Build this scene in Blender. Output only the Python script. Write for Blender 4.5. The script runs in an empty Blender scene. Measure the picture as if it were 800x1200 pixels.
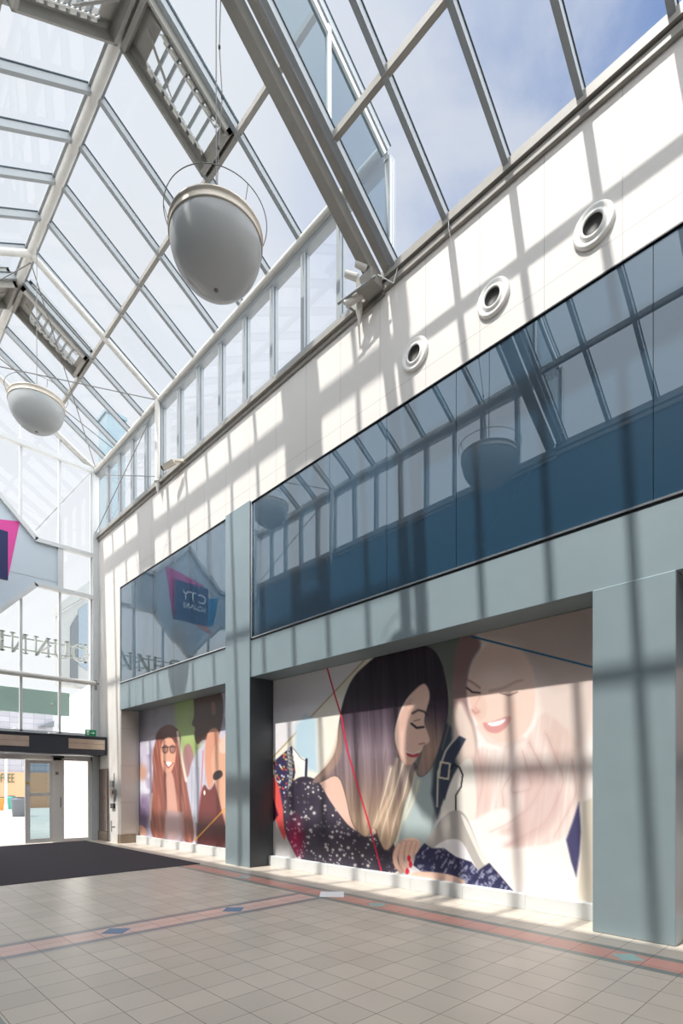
import bpy, math, random
import numpy as np
from mathutils import Vector, Matrix
random.seed(7)
C = bpy.context.scene.collection
PI = math.pi

# ------------------------------------------------------------------ mesh helper
class MB:
    def __init__(s): s.v = []; s.f = []; s.mi = []; s.sm = []
    def add(s, vs, fs, mi=0, smooth=False):
        o = len(s.v); s.v += [tuple(p) for p in vs]
        for f in fs: s.f.append([o+i for i in f]); s.mi.append(mi); s.sm.append(smooth)
        return s
    def box(s, x0, x1, y0, y1, z0, z1, mi=0):
        vs = [(x0,y0,z0),(x1,y0,z0),(x1,y1,z0),(x0,y1,z0),(x0,y0,z1),(x1,y0,z1),(x1,y1,z1),(x0,y1,z1)]
        return s.add(vs, [(3,2,1,0),(4,5,6,7),(0,1,5,4),(1,2,6,5),(2,3,7,6),(3,0,4,7)], mi)
    def cbox(s, x0, x1, y0, y1, z0, z1, c=.006, mi=0):   # box with chamfered edges
        X=(x0,x1);Y=(y0,y1);Z=(z0,z1); vs=[];idx={}
        for i in (0,1):
            for j in (0,1):
                for k in (0,1):
                    sx=(1,-1)[i]*c; sy=(1,-1)[j]*c; sz=(1,-1)[k]*c
                    for a,p in (('x',(X[i],Y[j]+sy,Z[k]+sz)),('y',(X[i]+sx,Y[j],Z[k]+sz)),('z',(X[i]+sx,Y[j]+sy,Z[k]))):
                        idx[(i,j,k,a)]=len(vs); vs.append(p)
        g=lambda i,j,k,a: idx[(i,j,k,a)]
        fs=[]
        for i in (0,1):
            q=[g(i,0,0,'x'),g(i,1,0,'x'),g(i,1,1,'x'),g(i,0,1,'x')]; fs.append(q if i else q[::-1])
        for j in (0,1):
            q=[g(0,j,0,'y'),g(1,j,0,'y'),g(1,j,1,'y'),g(0,j,1,'y')]; fs.append(q[::-1] if j else q)
        for k in (0,1):
            q=[g(0,0,k,'z'),g(1,0,k,'z'),g(1,1,k,'z'),g(0,1,k,'z')]; fs.append(q if k else q[::-1])
        for j in (0,1):
            for k in (0,1): fs.append([g(0,j,k,'y'),g(1,j,k,'y'),g(1,j,k,'z'),g(0,j,k,'z')])
        for i in (0,1):
            for k in (0,1): fs.append([g(i,0,k,'x'),g(i,1,k,'x'),g(i,1,k,'z'),g(i,0,k,'z')])
        for i in (0,1):
            for j in (0,1): fs.append([g(i,j,0,'x'),g(i,j,1,'x'),g(i,j,1,'y'),g(i,j,0,'y')])
        for i in (0,1):
            for j in (0,1):
                for k in (0,1): fs.append([g(i,j,k,'x'),g(i,j,k,'y'),g(i,j,k,'z')])
        return s.add(vs,fs,mi)
    def bar(s, a, b, w, d, side=(0,1,0), mi=0):          # rectangular bar a->b, w along `side`, d across
        a=Vector(a); b=Vector(b); t=(b-a).normalized(); u=Vector(side); u=(u-t*u.dot(t)).normalized(); n=t.cross(u)
        vs=[]
        for p in (a,b):
            for i,j in ((-1,-1),(1,-1),(1,1),(-1,1)): vs.append(p+u*(i*w/2)+n*(j*d/2))
        return s.add(vs,[(3,2,1,0),(4,5,6,7),(0,1,5,4),(1,2,6,5),(2,3,7,6),(3,0,4,7)],mi)
    def tube(s, a, b, r, r2=None, n=14, mi=0):
        if r2 is None: r2=r
        a=Vector(a); b=Vector(b); t=(b-a).normalized(); u=Vector((0,0,1)) if abs(t.z)<.9 else Vector((1,0,0))
        u=(u-t*u.dot(t)).normalized(); w=t.cross(u)
        ring=lambda p,q:[p+(u*math.cos(2*PI*k/n)+w*math.sin(2*PI*k/n))*q for k in range(n)]
        vs=ring(a,r)+ring(b,r2)
        s.add(vs,[(k,(k+1)%n,n+(k+1)%n,n+k) for k in range(n)],mi,True)
        s.add(ring(a,r),[tuple(range(n))[::-1]],mi); s.add(ring(b,r2),[tuple(range(n))],mi)
        return s
    def lathe(s, prof, c=(0,0,0), n=48, ax='z', mi=0):    # prof: (radius, height)
        vs=[]
        for r,h in prof:
            for k in range(n):
                a=2*PI*k/n; x,y=r*math.cos(a),r*math.sin(a)
                vs.append((c[0]+x,c[1]+y,c[2]+h) if ax=='z' else (c[0]+h,c[1]+x,c[2]+y))
        fs=[]
        for i in range(len(prof)-1):
            for k in range(n): fs.append((i*n+k,i*n+(k+1)%n,(i+1)*n+(k+1)%n,(i+1)*n+k))
        return s.add(vs,fs,mi,True)
    def torus(s, c, R, r, n=64, m=8, mi=0):
        vs=[];fs=[]
        for i in range(n):
            A=2*PI*i/n
            for j in range(m):
                B=2*PI*j/m; q=R+r*math.cos(B); vs.append((c[0]+q*math.cos(A),c[1]+q*math.sin(A),c[2]+r*math.sin(B)))
        for i in range(n):
            for j in range(m): fs.append((i*m+j,((i+1)%n)*m+j,((i+1)%n)*m+(j+1)%m,i*m+(j+1)%m))
        return s.add(vs,fs,mi,True)
    def prism(s, pts, y0, y1, mi=0):                      # polygon in (x,z), extruded along y
        n=len(pts); vs=[(x,y0,z) for x,z in pts]+[(x,y1,z) for x,z in pts]
        return s.add(vs,[tuple(range(n)),tuple(range(n,2*n))[::-1]]+[(k,k+n,(k+1)%n+n,(k+1)%n) for k in range(n)],mi)
    def quad(s,a,b,c,d,mi=0): return s.add([a,b,c,d],[(0,1,2,3)],mi)
    def build(s, name, mats, parent=None, origin=None):
        me=bpy.data.meshes.new(name)
        o0=Vector(origin) if origin else Vector((0,0,0))
        me.from_pydata([tuple(Vector(v)-o0) for v in s.v],[],s.f)
        if not isinstance(mats,(list,tuple)): mats=[mats]
        for m in mats: me.materials.append(m)
        me.polygons.foreach_set('material_index',s.mi); me.polygons.foreach_set('use_smooth',s.sm); me.update()
        ob=bpy.data.objects.new(name,me); C.objects.link(ob)
        if parent: ob.parent=parent
        else: ob.location=o0
        if parent: ob.location=o0
        return ob

def tag(o,label=None,cat=None,group=None,kind=None):
    if label: o['label']=label
    if cat: o['category']=cat
    if group: o['group']=group
    if kind: o['kind']=kind
    return o
def empty(name,loc=(0,0,0),**k):
    o=bpy.data.objects.new(name,None); C.objects.link(o); o.location=loc; o.empty_display_size=.2
    return tag(o,**k)
def text_mesh(txt,size,depth,mat,name,parent,M):
    cu=bpy.data.curves.new('t','FONT'); cu.body=txt; cu.size=size; cu.extrude=depth; cu.align_x='CENTER'; cu.align_y='CENTER'
    t=bpy.data.objects.new('t',cu); C.objects.link(t); bpy.context.view_layer.update()
    me=bpy.data.meshes.new_from_object(t.evaluated_get(bpy.context.evaluated_depsgraph_get())); bpy.data.objects.remove(t)
    me.materials.clear(); me.materials.append(mat); me.transform(M)
    o=bpy.data.objects.new(name,me); C.objects.link(o); o.parent=parent; return o

# ------------------------------------------------------------------ materials
def lin(c): return tuple(((x/255)/12.92 if x/255<=.04045 else ((x/255+.055)/1.055)**2.4) for x in c)+(1,)
def mat(name,col,rough=.5,metal=0,spec=.5,noise=0,nscale=4,bump=0,srgb=True):
    m=bpy.data.materials.new(name); m.use_nodes=True; N=m.node_tree.nodes; L=m.node_tree.links; b=N['Principled BSDF']
    c=lin(col) if srgb else tuple(col)+(1,)
    b.inputs['Base Color'].default_value=c; b.inputs['Roughness'].default_value=rough; b.inputs['Metallic'].default_value=metal
    b.inputs['Specular IOR Level'].default_value=spec
    if noise or bump:
        g=N.new('ShaderNodeNewGeometry'); t=N.new('ShaderNodeTexNoise'); t.inputs['Scale'].default_value=nscale; t.inputs['Detail'].default_value=5
        L.new(g.outputs['Position'],t.inputs['Vector'])
        if noise:
            mr=N.new('ShaderNodeMapRange'); mr.inputs[1].default_value=.3; mr.inputs[2].default_value=.7
            mr.inputs[3].default_value=1-noise; mr.inputs[4].default_value=1+noise; L.new(t.outputs[0],mr.inputs[0])
            vm=N.new('ShaderNodeVectorMath'); vm.operation='SCALE'; vm.inputs[0].default_value=c[:3]; L.new(mr.outputs[0],vm.inputs['Scale'])
            L.new(vm.outputs[0],b.inputs['Base Color'])
        if bump:
            bp=N.new('ShaderNodeBump'); bp.inputs['Strength'].default_value=bump; bp.inputs['Distance'].default_value=.01; L.new(t.outputs[0],bp.inputs['Height']); L.new(bp.outputs[0],b.inputs['Normal'])
    return m
def mth(N,L,op,a,b=None,c=None):
    n=N.new('ShaderNodeMath'); n.operation=op
    for i,x in enumerate((a,b,c)):
        if x is None: continue
        if isinstance(x,(int,float)): n.inputs[i].default_value=x
        else: L.new(x,n.inputs[i])
    return n.outputs[0]
def mixc(N,L,f,a,b):
    n=N.new('ShaderNodeMix'); n.data_type='RGBA'; L.new(f,n.inputs[0])
    for i,x in ((6,a),(7,b)):
        if isinstance(x,tuple): n.inputs[i].default_value=x
        else: L.new(x,n.inputs[i])
    return n.outputs[2]
def grid_mat(name,col,joint,periods,offs,width,rough=.5,var=0.,noise=.03,spec=.5,axes=(0,1),rv=0):
    m=bpy.data.materials.new(name); m.use_nodes=True; N=m.node_tree.nodes; L=m.node_tree.links; b=N['Principled BSDF']
    g=N.new('ShaderNodeNewGeometry'); sx=N.new('ShaderNodeSeparateXYZ'); L.new(g.outputs['Position'],sx.inputs[0])
    masks=[];cells=[]
    for ax,p,o in zip(axes,periods,offs):
        q=mth(N,L,'DIVIDE',mth(N,L,'SUBTRACT',sx.outputs[ax],o),p)
        fr=mth(N,L,'FRACT',q); cells.append(mth(N,L,'FLOOR',q))
        d=mth(N,L,'MULTIPLY',mth(N,L,'MINIMUM',fr,mth(N,L,'SUBTRACT',1.0,fr)),p)
        masks.append(mth(N,L,'LESS_THAN',d,width/2))
    mk=masks[0]
    for q in masks[1:]: mk=mth(N,L,'MAXIMUM',mk,q)
    cb=N.new('ShaderNodeCombineXYZ')
    for i,q in enumerate(cells): L.new(q,cb.inputs[i])
    wn=N.new('ShaderNodeTexWhiteNoise'); wn.noise_dimensions='3D'; L.new(cb.outputs[0],wn.inputs['Vector'])
    t=N.new('ShaderNodeTexNoise'); t.inputs['Scale'].default_value=1.3; t.inputs['Detail'].default_value=6; L.new(g.outputs['Position'],t.inputs['Vector'])
    f=mth(N,L,'ADD',mth(N,L,'MULTIPLY_ADD',wn.outputs['Value'],2*var,1-var),mth(N,L,'MULTIPLY',mth(N,L,'SUBTRACT',t.outputs[0],.5),2*noise))
    vm=N.new('ShaderNodeVectorMath'); vm.operation='SCALE'; vm.inputs[0].default_value=lin(col)[:3]; L.new(f,vm.inputs['Scale'])
    L.new(mixc(N,L,mk,vm.outputs[0],lin(joint)),b.inputs['Base Color'])
    b.inputs['Specular IOR Level'].default_value=spec
    if rv: L.new(mth(N,L,'ADD',mth(N,L,'MULTIPLY',t.outputs[0],rv),rough-rv/2),b.inputs['Roughness'])
    else: b.inputs['Roughness'].default_value=rough
    return m
def glass_mat(name,tint,refl=.05,rough=0.,gcol=(1,1,1,1)):
    m=bpy.data.materials.new(name); m.use_nodes=True; N=m.node_tree.nodes; L=m.node_tree.links; N.remove(N['Principled BSDF'])
    out=N['Material Output']; tr=N.new('ShaderNodeBsdfTransparent'); tr.inputs[0].default_value=tint
    gl=N.new('ShaderNodeBsdfGlossy'); gl.inputs['Roughness'].default_value=rough; gl.inputs['Color'].default_value=gcol
    fr=N.new('ShaderNodeLayerWeight'); fr.inputs['Blend'].default_value=.5
    g=N.new('ShaderNodeNewGeometry')
    f=mth(N,L,'ADD',mth(N,L,'MULTIPLY',mth(N,L,'POWER',fr.outputs['Facing'],4.0),.6),refl)
    # thin pane: same reflectance from both sides
    f=mth(N,L,'MINIMUM',f,1.0)
    mx=N.new('ShaderNodeMixShader'); L.new(f,mx.inputs[0]); L.new(tr.outputs[0],mx.inputs[1]); L.new(gl.outputs[0],mx.inputs[2]); L.new(mx.outputs[0],out.inputs[0])
    return m
def blue_glass():
    m=bpy.data.materials.new('blue_backed_glass'); m.use_nodes=True; N=m.node_tree.nodes; L=m.node_tree.links; b=N['Principled BSDF']
    b.inputs['Base Color'].default_value=(.010,.042,.078,1); b.inputs['Roughness'].default_value=.3; b.inputs['Specular IOR Level'].default_value=.2
    gl=N.new('ShaderNodeBsdfGlossy'); gl.inputs['Roughness'].default_value=.004; gl.inputs['Color'].default_value=(.86,.95,1,1)
    t=N.new('ShaderNodeTexNoise'); t.inputs['Scale'].default_value=.8; t.inputs['Detail'].default_value=1; g=N.new('ShaderNodeNewGeometry'); L.new(g.outputs['Position'],t.inputs['Vector'])
    bp=N.new('ShaderNodeBump'); bp.inputs['Strength'].default_value=.1; bp.inputs['Distance'].default_value=.02; L.new(t.outputs[0],bp.inputs['Height']); L.new(bp.outputs[0],gl.inputs['Normal'])
    fr=N.new('ShaderNodeFresnel'); fr.inputs['IOR'].default_value=1.5
    f=mth(N,L,'ADD',mth(N,L,'MULTIPLY',fr.outputs[0],.8),.13)
    mx=N.new('ShaderNodeMixShader'); L.new(f,mx.inputs[0]); L.new(b.outputs[0],mx.inputs[1]); L.new(gl.outputs[0],mx.inputs[2]); L.new(mx.outputs[0],N['Material Output'].inputs[0])
    return m

T=.316
G_TILE=(T,T); G_OFF=(0.0,.046)
M=dict(
 tile=grid_mat('floor_tile',(198,187,173),(108,96,86),G_TILE,G_OFF,.006,rough=.34,var=.06,noise=.12,rv=.14),
 green=grid_mat('green_border_tile',(134,140,134),(88,84,80),G_TILE,G_OFF,.006,rough=.3,var=.06,noise=.1),
 slate=grid_mat('slate_border_tile',(142,140,144),(110,100,98),G_TILE,G_OFF,.006,rough=.3,var=.05,noise=.1),
 pink=grid_mat('terracotta_tile',(206,152,138),(120,86,78),G_TILE,G_OFF,.006,rough=.32,var=.07,noise=.1),
 pale=grid_mat('pale_pink_tile',(216,184,172),(140,110,102),G_TILE,G_OFF,.006,rough=.32,var=.06,noise=.1),
 dia_blue=mat('blue_inlay',(92,124,158),.3), dia_green=mat('pale_green_inlay',(150,185,180),.3), dia_cream=mat('cream_inlay',(206,198,180),.3),
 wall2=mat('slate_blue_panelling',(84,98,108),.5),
 wall=grid_mat('white_wall_panel',(214,209,203),(176,171,166),(.867,40.0),(2.07,-32.48),.008,rough=.6,var=.012,noise=.02,axes=(1,2)),
 jamb=grid_mat('cream_jamb_panel',(214,204,192),(170,160,150),(1.05,40.0),(.1,-32.48),.008,rough=.55,axes=(2,1)),
 plinth=mat('brown_stone_plinth',(150,132,112),.35,noise=.08,nscale=20),
 clad=mat('grey_green_cladding',(136,151,156),.36,metal=.15,noise=.03,nscale=2),
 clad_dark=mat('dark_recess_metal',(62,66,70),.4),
 alu=mat('grey_roof_profile',(150,154,156),.4,metal=.1,noise=.03,nscale=6),
 alu2=mat('warm_grey_steel',(148,144,137),.45,noise=.05,nscale=8),
 gasket=mat('dark_teal_gasket',(44,62,72),.5),
 white=mat('white_paint',(212,214,213),.4,noise=.02),
 tube=mat('white_steel_tube',(205,202,195),.38,noise=.04,nscale=8),
 steel=mat('polished_steel_rim',(215,215,215),.2,metal=.9),
 black=mat('black_plastic',(30,30,34),.4),
 header=mat('charcoal_header',(58,62,70),.4),
 wood=mat('brushed_bronze_panel',(206,186,168),.3,metal=.4,noise=.12,nscale=3),
 door=mat('pale_door_frame',(236,235,230),.4),
 mat_=mat('charcoal_carpet',(72,68,72),.95,noise=.18,nscale=60,bump=.5,spec=.1),
 rglass=glass_mat('roof_glass',(.95,.965,.97,1),.015),
 tglass=glass_mat('teal_step_glass',(.29,.38,.42,1),.04),
 eglass=glass_mat('clear_glazing',(.96,.97,.975,1),.03),
 bglass=blue_glass(),
 lamp_rim=mat('cream_lamp_rim',(218,206,188),.35,metal=.1),
 cable=mat('thin_wire',(120,118,114),.5),
 signboard=mat('blue_grey_board',(200,211,219),.45,noise=.015),
 pinkp=mat('magenta_print',(226,72,158),.5), navy=mat('navy_print',(30,34,92),.5), cyan=mat('blue_print',(30,150,205),.5), orange=mat('orange_print',(240,130,60),.5),
 pave=grid_mat('outdoor_paving',(205,198,188),(170,162,150),(.6,.6),(0,0),.012,rough=.8,var=.04,noise=.06),
 render=mat('white_render',(238,236,232),.8,noise=.02),
 stone=grid_mat('grey_stone_wall',(150,150,156),(120,120,128),(.8,.4),(0,0),.03,rough=.9,var=.1,axes=(0,2)),
 shop=mat('orange_shopfront',(190,146,112),.6), green_txt=mat('dark_green_letters',(58,96,70),.5),
 ext_grey=mat('grey_metal_cladding',(150,152,150),.5), ext_dark=mat('dark_grey_cladding',(92,98,102),.5),
 teal_panel=mat('sage_panel',(176,204,192),.5), bin=mat('bin_grey',(92,100,108),.5), binteal=mat('bin_teal',(70,150,140),.5), binorange=mat('bin_orange',(215,130,60),.5),
 letter=mat('pale_sign_letter',(186,190,182),.5), exitg=mat('exit_green',(0,140,90),.4), pure=mat('sign_white',(245,245,245),.4), yellow=mat('yellow_sticker',(235,190,20),.5),
 brownp=mat('smoked_metal_panel',(120,104,94),.25,metal=.5,noise=.1,nscale=3), hole=mat('dark_duct',(70,68,66),.6), ivory=mat('ivory_duct_ring',(236,234,228),.4),
)
def dome_mat():
    m=bpy.data.materials.new('opal_dome'); m.use_nodes=True; N=m.node_tree.nodes; L=m.node_tree.links; b=N['Principled BSDF']
    b.inputs['Base Color'].default_value=(.80,.82,.82,1); b.inputs['Roughness'].default_value=.14; b.inputs['Coat Weight'].default_value=.4; b.inputs['Coat Roughness'].default_value=.03
    tl=N.new('ShaderNodeBsdfTranslucent'); tl.inputs[0].default_value=(.86,.88,.88,1)
    mx=N.new('ShaderNodeMixShader'); mx.inputs[0].default_value=.5; L.new(b.outputs[0],mx.inputs[1]); L.new(tl.outputs[0],mx.inputs[2]); L.new(mx.outputs[0],N['Material Output'].inputs[0])
    return m
M['dome']=dome_mat()

# ------------------------------------------------------------------ geometry constants
W=6.2; WL=.36; RX=3.28; YE=17.05; YS=-6.0
FE,FR=11.2,13.0          # high roof eave / ridge
NE,NR=9.36,11.3           # low roof eave / ridge
YSTEP=5.33
def side_x(x,side):       # mirror about the ridge line for the opposite side
    return x if side>0 else 2*RX-x

# ------------------------------------------------------------------ floor
def build_floor():
    root=empty('floor',(0,0,0),kind='structure')
    xs=[-1.2,.40,.51,.82,.93,5.21,5.32,5.63,5.74,7.0]; ys=[YS,5.77,5.88,6.23,6.335,YE+.1]
    b=MB()
    for i in range(len(xs)-1):
        for j in range(len(ys)-1):
            xm=(xs[i]+xs[i+1])/2; ym=(ys[j]+ys[j+1])/2; mi=0
            inner=.93<xm<5.21
            if 5.77<ym<6.335 and inner: mi=4 if 5.88<ym<6.23 else 3
            if .40<xm<.93 or 5.21<xm<5.74:
                mi=2 if (.51<xm<.82 or 5.32<xm<5.63) else 1
            b.quad((xs[i],ys[j],0),(xs[i+1],ys[j],0),(xs[i+1],ys[j+1],0),(xs[i],ys[j+1],0),mi)
    b.build('tile_paving',[M['tile'],M['green'],M['pink'],M['slate'],M['pale']],root)
    def diamond(x,y,rx,ry,m,bg):
        q=MB().quad((x-rx-.05,y-ry-.0,.0008),(x+rx+.05,y-ry,.0008),(x+rx+.05,y+ry,.0008),(x-rx-.05,y+ry,.0008)) if bg==1 else MB().quad((x-rx,y-ry-.05,.0008),(x+rx,y-ry-.05,.0008),(x+rx,y+ry+.05,.0008),(x-rx,y+ry+.05,.0008))
        q.build('inlay_square',M['pale'] if bg==1 else M['pink'],root)
        MB().quad((x-rx,y,.0016),(x,y-ry,.0016),(x+rx,y,.0016),(x,y+ry,.0016)).build('inlay_diamond',m,root)
    for x in (2.40,3.92): diamond(x,6.055,.17,.165,M['dia_blue'],1)
    for y in (1.78,4.94,8.1): 
        for x in (5.475,.665): diamond(x,y,.14,.15,M['dia_green'],2)
build_floor()

# ------------------------------------------------------------------ side walls
PIERS=[(8.95,9.83),(1.56,2.37)]
def build_side(sd):
    nm='right' if sd>0 else 'left'
    X=lambda x: side_x(x,sd)
    def B(b,x0,x1,*r):
        a,c=sorted((X(x0),X(x1))); return b.box(a,c,*r)
    def CB(b,x0,x1,*r,c=.006):
        a,d=sorted((X(x0),X(x1))); return b.cbox(a,d,*r,c=c)
    w=empty('wall_'+nm,(X(6.5),0,0),kind='structure')
    loc=(-X(6.5),0,0)
    def P(b,name,m): 
        o=b.build(name,m,w); o.location=loc; return o
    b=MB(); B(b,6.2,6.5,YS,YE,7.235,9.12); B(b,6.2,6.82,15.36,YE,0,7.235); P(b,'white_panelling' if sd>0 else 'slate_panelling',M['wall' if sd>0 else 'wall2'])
    back=6.82 if sd>0 else 7.0
    b=MB(); B(b,back,back+.12,YS,YE,0,9.1); P(b,'backing',M['clad_dark'])
    # jamb return of the far bay
    b=MB(); B(b,6.215,6.63,15.33,15.36,.25,3.76); P(b,'jamb_lining',M['jamb'])
    b=MB(); B(b,6.19,6.64,15.31,15.36,0,.25); B(b,6.19,6.2,15.36,15.5,0,.25); P(b,'plinth',M['plinth'])
    # fascia over the shopfronts
    py2,py3=PIERS[1] if sd>0 else (1.9,2.75)
    f=empty('trim_1' if sd>0 else 'trim_2',(X(6.5),0,3.76),kind='structure')
    fl=(-X(6.5),0,-3.76)
    joints=[15.36,14.35,13.3,12.2,11.1,9.83] ; 
    for a,c in zip(joints[:-1],joints[1:]):
        b=MB(); CB(b,6.205,back,c+.002,a-.002,3.775,4.5,c=.004); o=b.build('fascia_panel',M['clad'],f); o.location=fl
    ys=[8.95,7.6,4.75,YS]
    for a,c in zip(ys[:-1],ys[1:]):
        b=MB(); CB(b,6.205,back,c+.001,a-.001,3.775,4.5,c=.002); o=b.build('fascia_panel',M['clad'],f); o.location=fl
    b=MB(); B(b,6.185,6.215,YS,8.93,4.525,4.55); B(b,6.185,6.215,9.85,15.36,4.525,4.545); B(b,6.185,6.215,8.91,8.93,4.525,7.235); o=b.build('steel_edge',M['steel'],f); o.location=fl
    b=MB(); B(b,6.2,6.25,YS,15.36,4.5,4.524); B(b,6.2,6.24,YS,15.36,7.22,7.235); o=b.build('dark_gasket',M['black'],f); o.location=fl
    # piers
    for k,(y0,y1,zt) in enumerate(((8.95,9.83,7.26),(py2,py3,3.768))):
        b=MB(); CB(b,6.165,back,y0,y1,0,zt,c=.008)
        o=b.build('pillar',M['clad'],None,(X(6.5),(y0+y1)/2,0))
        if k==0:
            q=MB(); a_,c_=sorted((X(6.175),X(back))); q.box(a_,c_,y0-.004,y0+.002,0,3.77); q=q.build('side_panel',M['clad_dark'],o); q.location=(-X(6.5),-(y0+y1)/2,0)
        if sd>0: tag(o,('tall grey-green clad pillar between the two shopfront murals','grey-green clad pillar nearest the camera, right of the big mural')[k],'pillar')
        else: tag(o,('tall grey-green clad pillar on the opposite wall of the hall','shorter grey-green clad pillar beside the camera on the opposite wall')[k],'pillar')
    # blue glazing
    for k,(y0,y1,n,js) in enumerate(((9.84,15.34,6,None),(YS,8.9,0,[8.9,6.69,5.42,4.18,1.78,-1,-3.5,YS]))):
        win=empty(f'window_{k+1 if sd>0 else k+3}',(X(6.23),(y0+y1)/2,4.55),kind='structure')
        if js is None: js=[15.34,14.4,13.3,12.2,11.1,10.5,9.84]
        for a,c in zip(js[:-1],js[1:]):
            t=random.uniform(-.004,.004)
            bb=MB(); xa=6.222
            pts=[(X(xa+t*.5),c+.003,4.55),(X(xa-t*.5),a-.003,4.55),(X(xa-t*.5),a-.003,7.22),(X(xa+t*.5),c+.003,7.22)]
            if sd<0: pts=pts[::-1]
            bb.quad(*pts[::-1]); o=bb.build('glass_pane',M['bglass'],win); o.location=(-X(6.23),-(y0+y1)/2,-4.55)
    # gutters and sills
    g=empty('trim_3' if sd>0 else 'trim_4',(X(6.2),0,9.1),kind='structure'); gl=(-X(6.2),0,-9.1)
    def GP(b,name,m): o=b.build(name,m,g); o.location=gl
    b=MB(); B(b,6.14,6.3,YS,YSTEP+.1,9.08,9.165); GP(b,'lower_gutter',M['alu2'])
    b=MB(); B(b,6.16,6.3,YS,YSTEP+.1,9.165,9.19); GP(b,'gasket',M['black'])
    b=MB(); B(b,6.1,6.26,YS,YSTEP+.1,9.19,9.25); B(b,6.12,6.26,YS,YSTEP+.1,9.25,9.335); GP(b,'upper_gutter',M['alu2'])
    b=MB(); B(b,6.1,6.3,YSTEP+.1,YE,9.1,9.16); B(b,6.15,6.3,YSTEP+.1,YE,9.16,9.24); B(b,6.16,6.2,YSTEP+.1,YE,9.03,9.1); GP(b,'clerestory_sill',M['alu2'])
    # clerestory
    cl=empty('window_5' if sd>0 else 'window_6',(X(6.22),11,9.24),kind='structure'); c0=(-X(6.22),-11,-9.24)
    def CP(b,name,m): o=b.build(name,m,cl); o.location=c0
    ys=[YSTEP+.02]+[12.77-.909*k for k in range(7,-1,-1)]+[12.77+.856*k for k in range(1,6)]
    for y in ys:
        b=MB(); B(b,6.15,6.29,y-.045,y+.045,9.24,11.05); CP(b,'mullion',M['alu'])
        b=MB(); B(b,6.2,6.21,y-.052,y-.045,9.26,10.98); B(b,6.2,6.21,y+.045,y+.052,9.26,10.98); CP(b,'gasket',M['gasket'])
    b=MB(); B(b,6.14,6.29,YSTEP,YE,10.98,11.08); B(b,6.16,6.29,YSTEP,YE,9.24,9.29); CP(b,'rail',M['alu'])
    b=MB(); b.tube((X(6.1),YSTEP+.1,11.14),(X(6.1),YE,11.14),.06,n=16); CP(b,'eaves_tube',M['tube'])
    for a,c in zip(ys[:-1],ys[1:]):
        b=MB().quad((X(6.22),a+.04,9.26),(X(6.22),c-.04,9.26),(X(6.22),c-.04,11.0),(X(6.22),a+.04,11.0)); CP(b,'glass_pane',M['eglass'])
build_side(1); build_side(-1)
b=MB().box(-1.0,7.4,YS-.2,YS,0,11.2); b.build('wall_back',M['wall'],None,(3,YS,0))['kind']='structure'

# ------------------------------------------------------------------ roofs
YF=[YSTEP+.03]+[12.77-.909*k for k in range(7,-1,-1)]+[12.77+.856*k for k in range(1,6)]
YN=[5.2-.905*k for k in range(0,13)]
def slope(sd,eave,ridge,t,n=0.):      # t: 0 at the eave, 1 at the ridge; n: above the glass
    xe=W if sd>0 else WL; dx=RX-xe; dz=ridge-eave; L=math.hypot(dx,dz)
    nx,nz=-dz*(1 if dx>0 else -1)/L, abs(dx)/L
    return (xe+dx*t+nx*n, eave+dz*t+nz*n)
def build_roof(name,eave,ridge,ys,yend,pt,vents):
    r=empty(name,(RX,(ys[0]+ys[-1])/2,eave),kind='structure'); off=(-RX,-(ys[0]+ys[-1])/2,-eave)
    def P(b,n,m): o=b.build(n,m,r); o.location=off
    y0,y1=min(ys),max(ys)
    for sd in (1,-1):
        nsx=RX+(.13 if sd>0 else -.13)
        for y in ys:
            (xa,za),(xb,zb)=slope(sd,eave,ridge,0,-.06),slope(sd,eave,ridge,.965,-.06)
            b=MB().bar((xa,y,za),(xb,y,zb),.075,.12); P(b,'rafter',M['alu'])
            (xa,za),(xb,zb)=slope(sd,eave,ridge,0,-.003),slope(sd,eave,ridge,.965,-.003)
            b=MB().bar((xa,y,za),(xb,y,zb),.10,.014); P(b,'gasket',M['gasket'])
        tp=pt if (sd>0 or name=='ceiling') else .445
        x,z=slope(sd,eave,ridge,tp,-.07); P(MB().bar((x,y0,z),(x,y1,z),.075,.1,side=(1,0,0)),'purlin',M['alu2'])
        x,z=slope(sd,eave,ridge,.965,-.03); P(MB().bar((x,y0,z),(x,y1,z),.07,.07,side=(1,0,0)),'ridge_rail',M['alu'])
        if name=='ceiling': x,z=slope(sd,eave,ridge,.01,-.05); P(MB().bar((x,y0,z),(x,y1,z),.10,.12,side=(1,0,0)),'eaves_rail',M['alu'])
        b=MB()
        yy=sorted(ys)
        for a,c in zip(yy[:-1],yy[1:]):
            for ta,tc in ((0.,tp),(tp,.965)):
                if (a,c) in [(min(v),max(v)) for v in vents] and ta>0: continue
                (xa,za),(xb,zb)=slope(sd,eave,ridge,ta),slope(sd,eave,ridge,tc)
                q=[(xa,a+.03,za),(xa,c-.03,za),(xb,c-.03,zb),(xb,a+.03,zb)]
                b.quad(*(q if sd<0 else q[::-1]))
        P(b,'glazing',M['rglass'])
    P(MB().tube((RX,y0,ridge-.13),(RX,y1,ridge-.13),.08,n=18),'ridge_tube',M['tube'])
    P(MB().box(RX-.1,RX+.1,y0,y1,ridge-.02,ridge+.02),'ridge_cap',M['alu'])
    return r
fy=sorted(YF)
def bay(y): 
    for a,c in zip(fy[:-1],fy[1:]):
        if a<y<c: return (a,c)
V1,V2=bay(7.8),bay(14.0)
PT=.46
build_roof('ceiling',FE,FR,YF,YE,PT,[V1,V2])
build_roof('ceiling.001',NE,NR,YN,YSTEP,.43,[])

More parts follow.
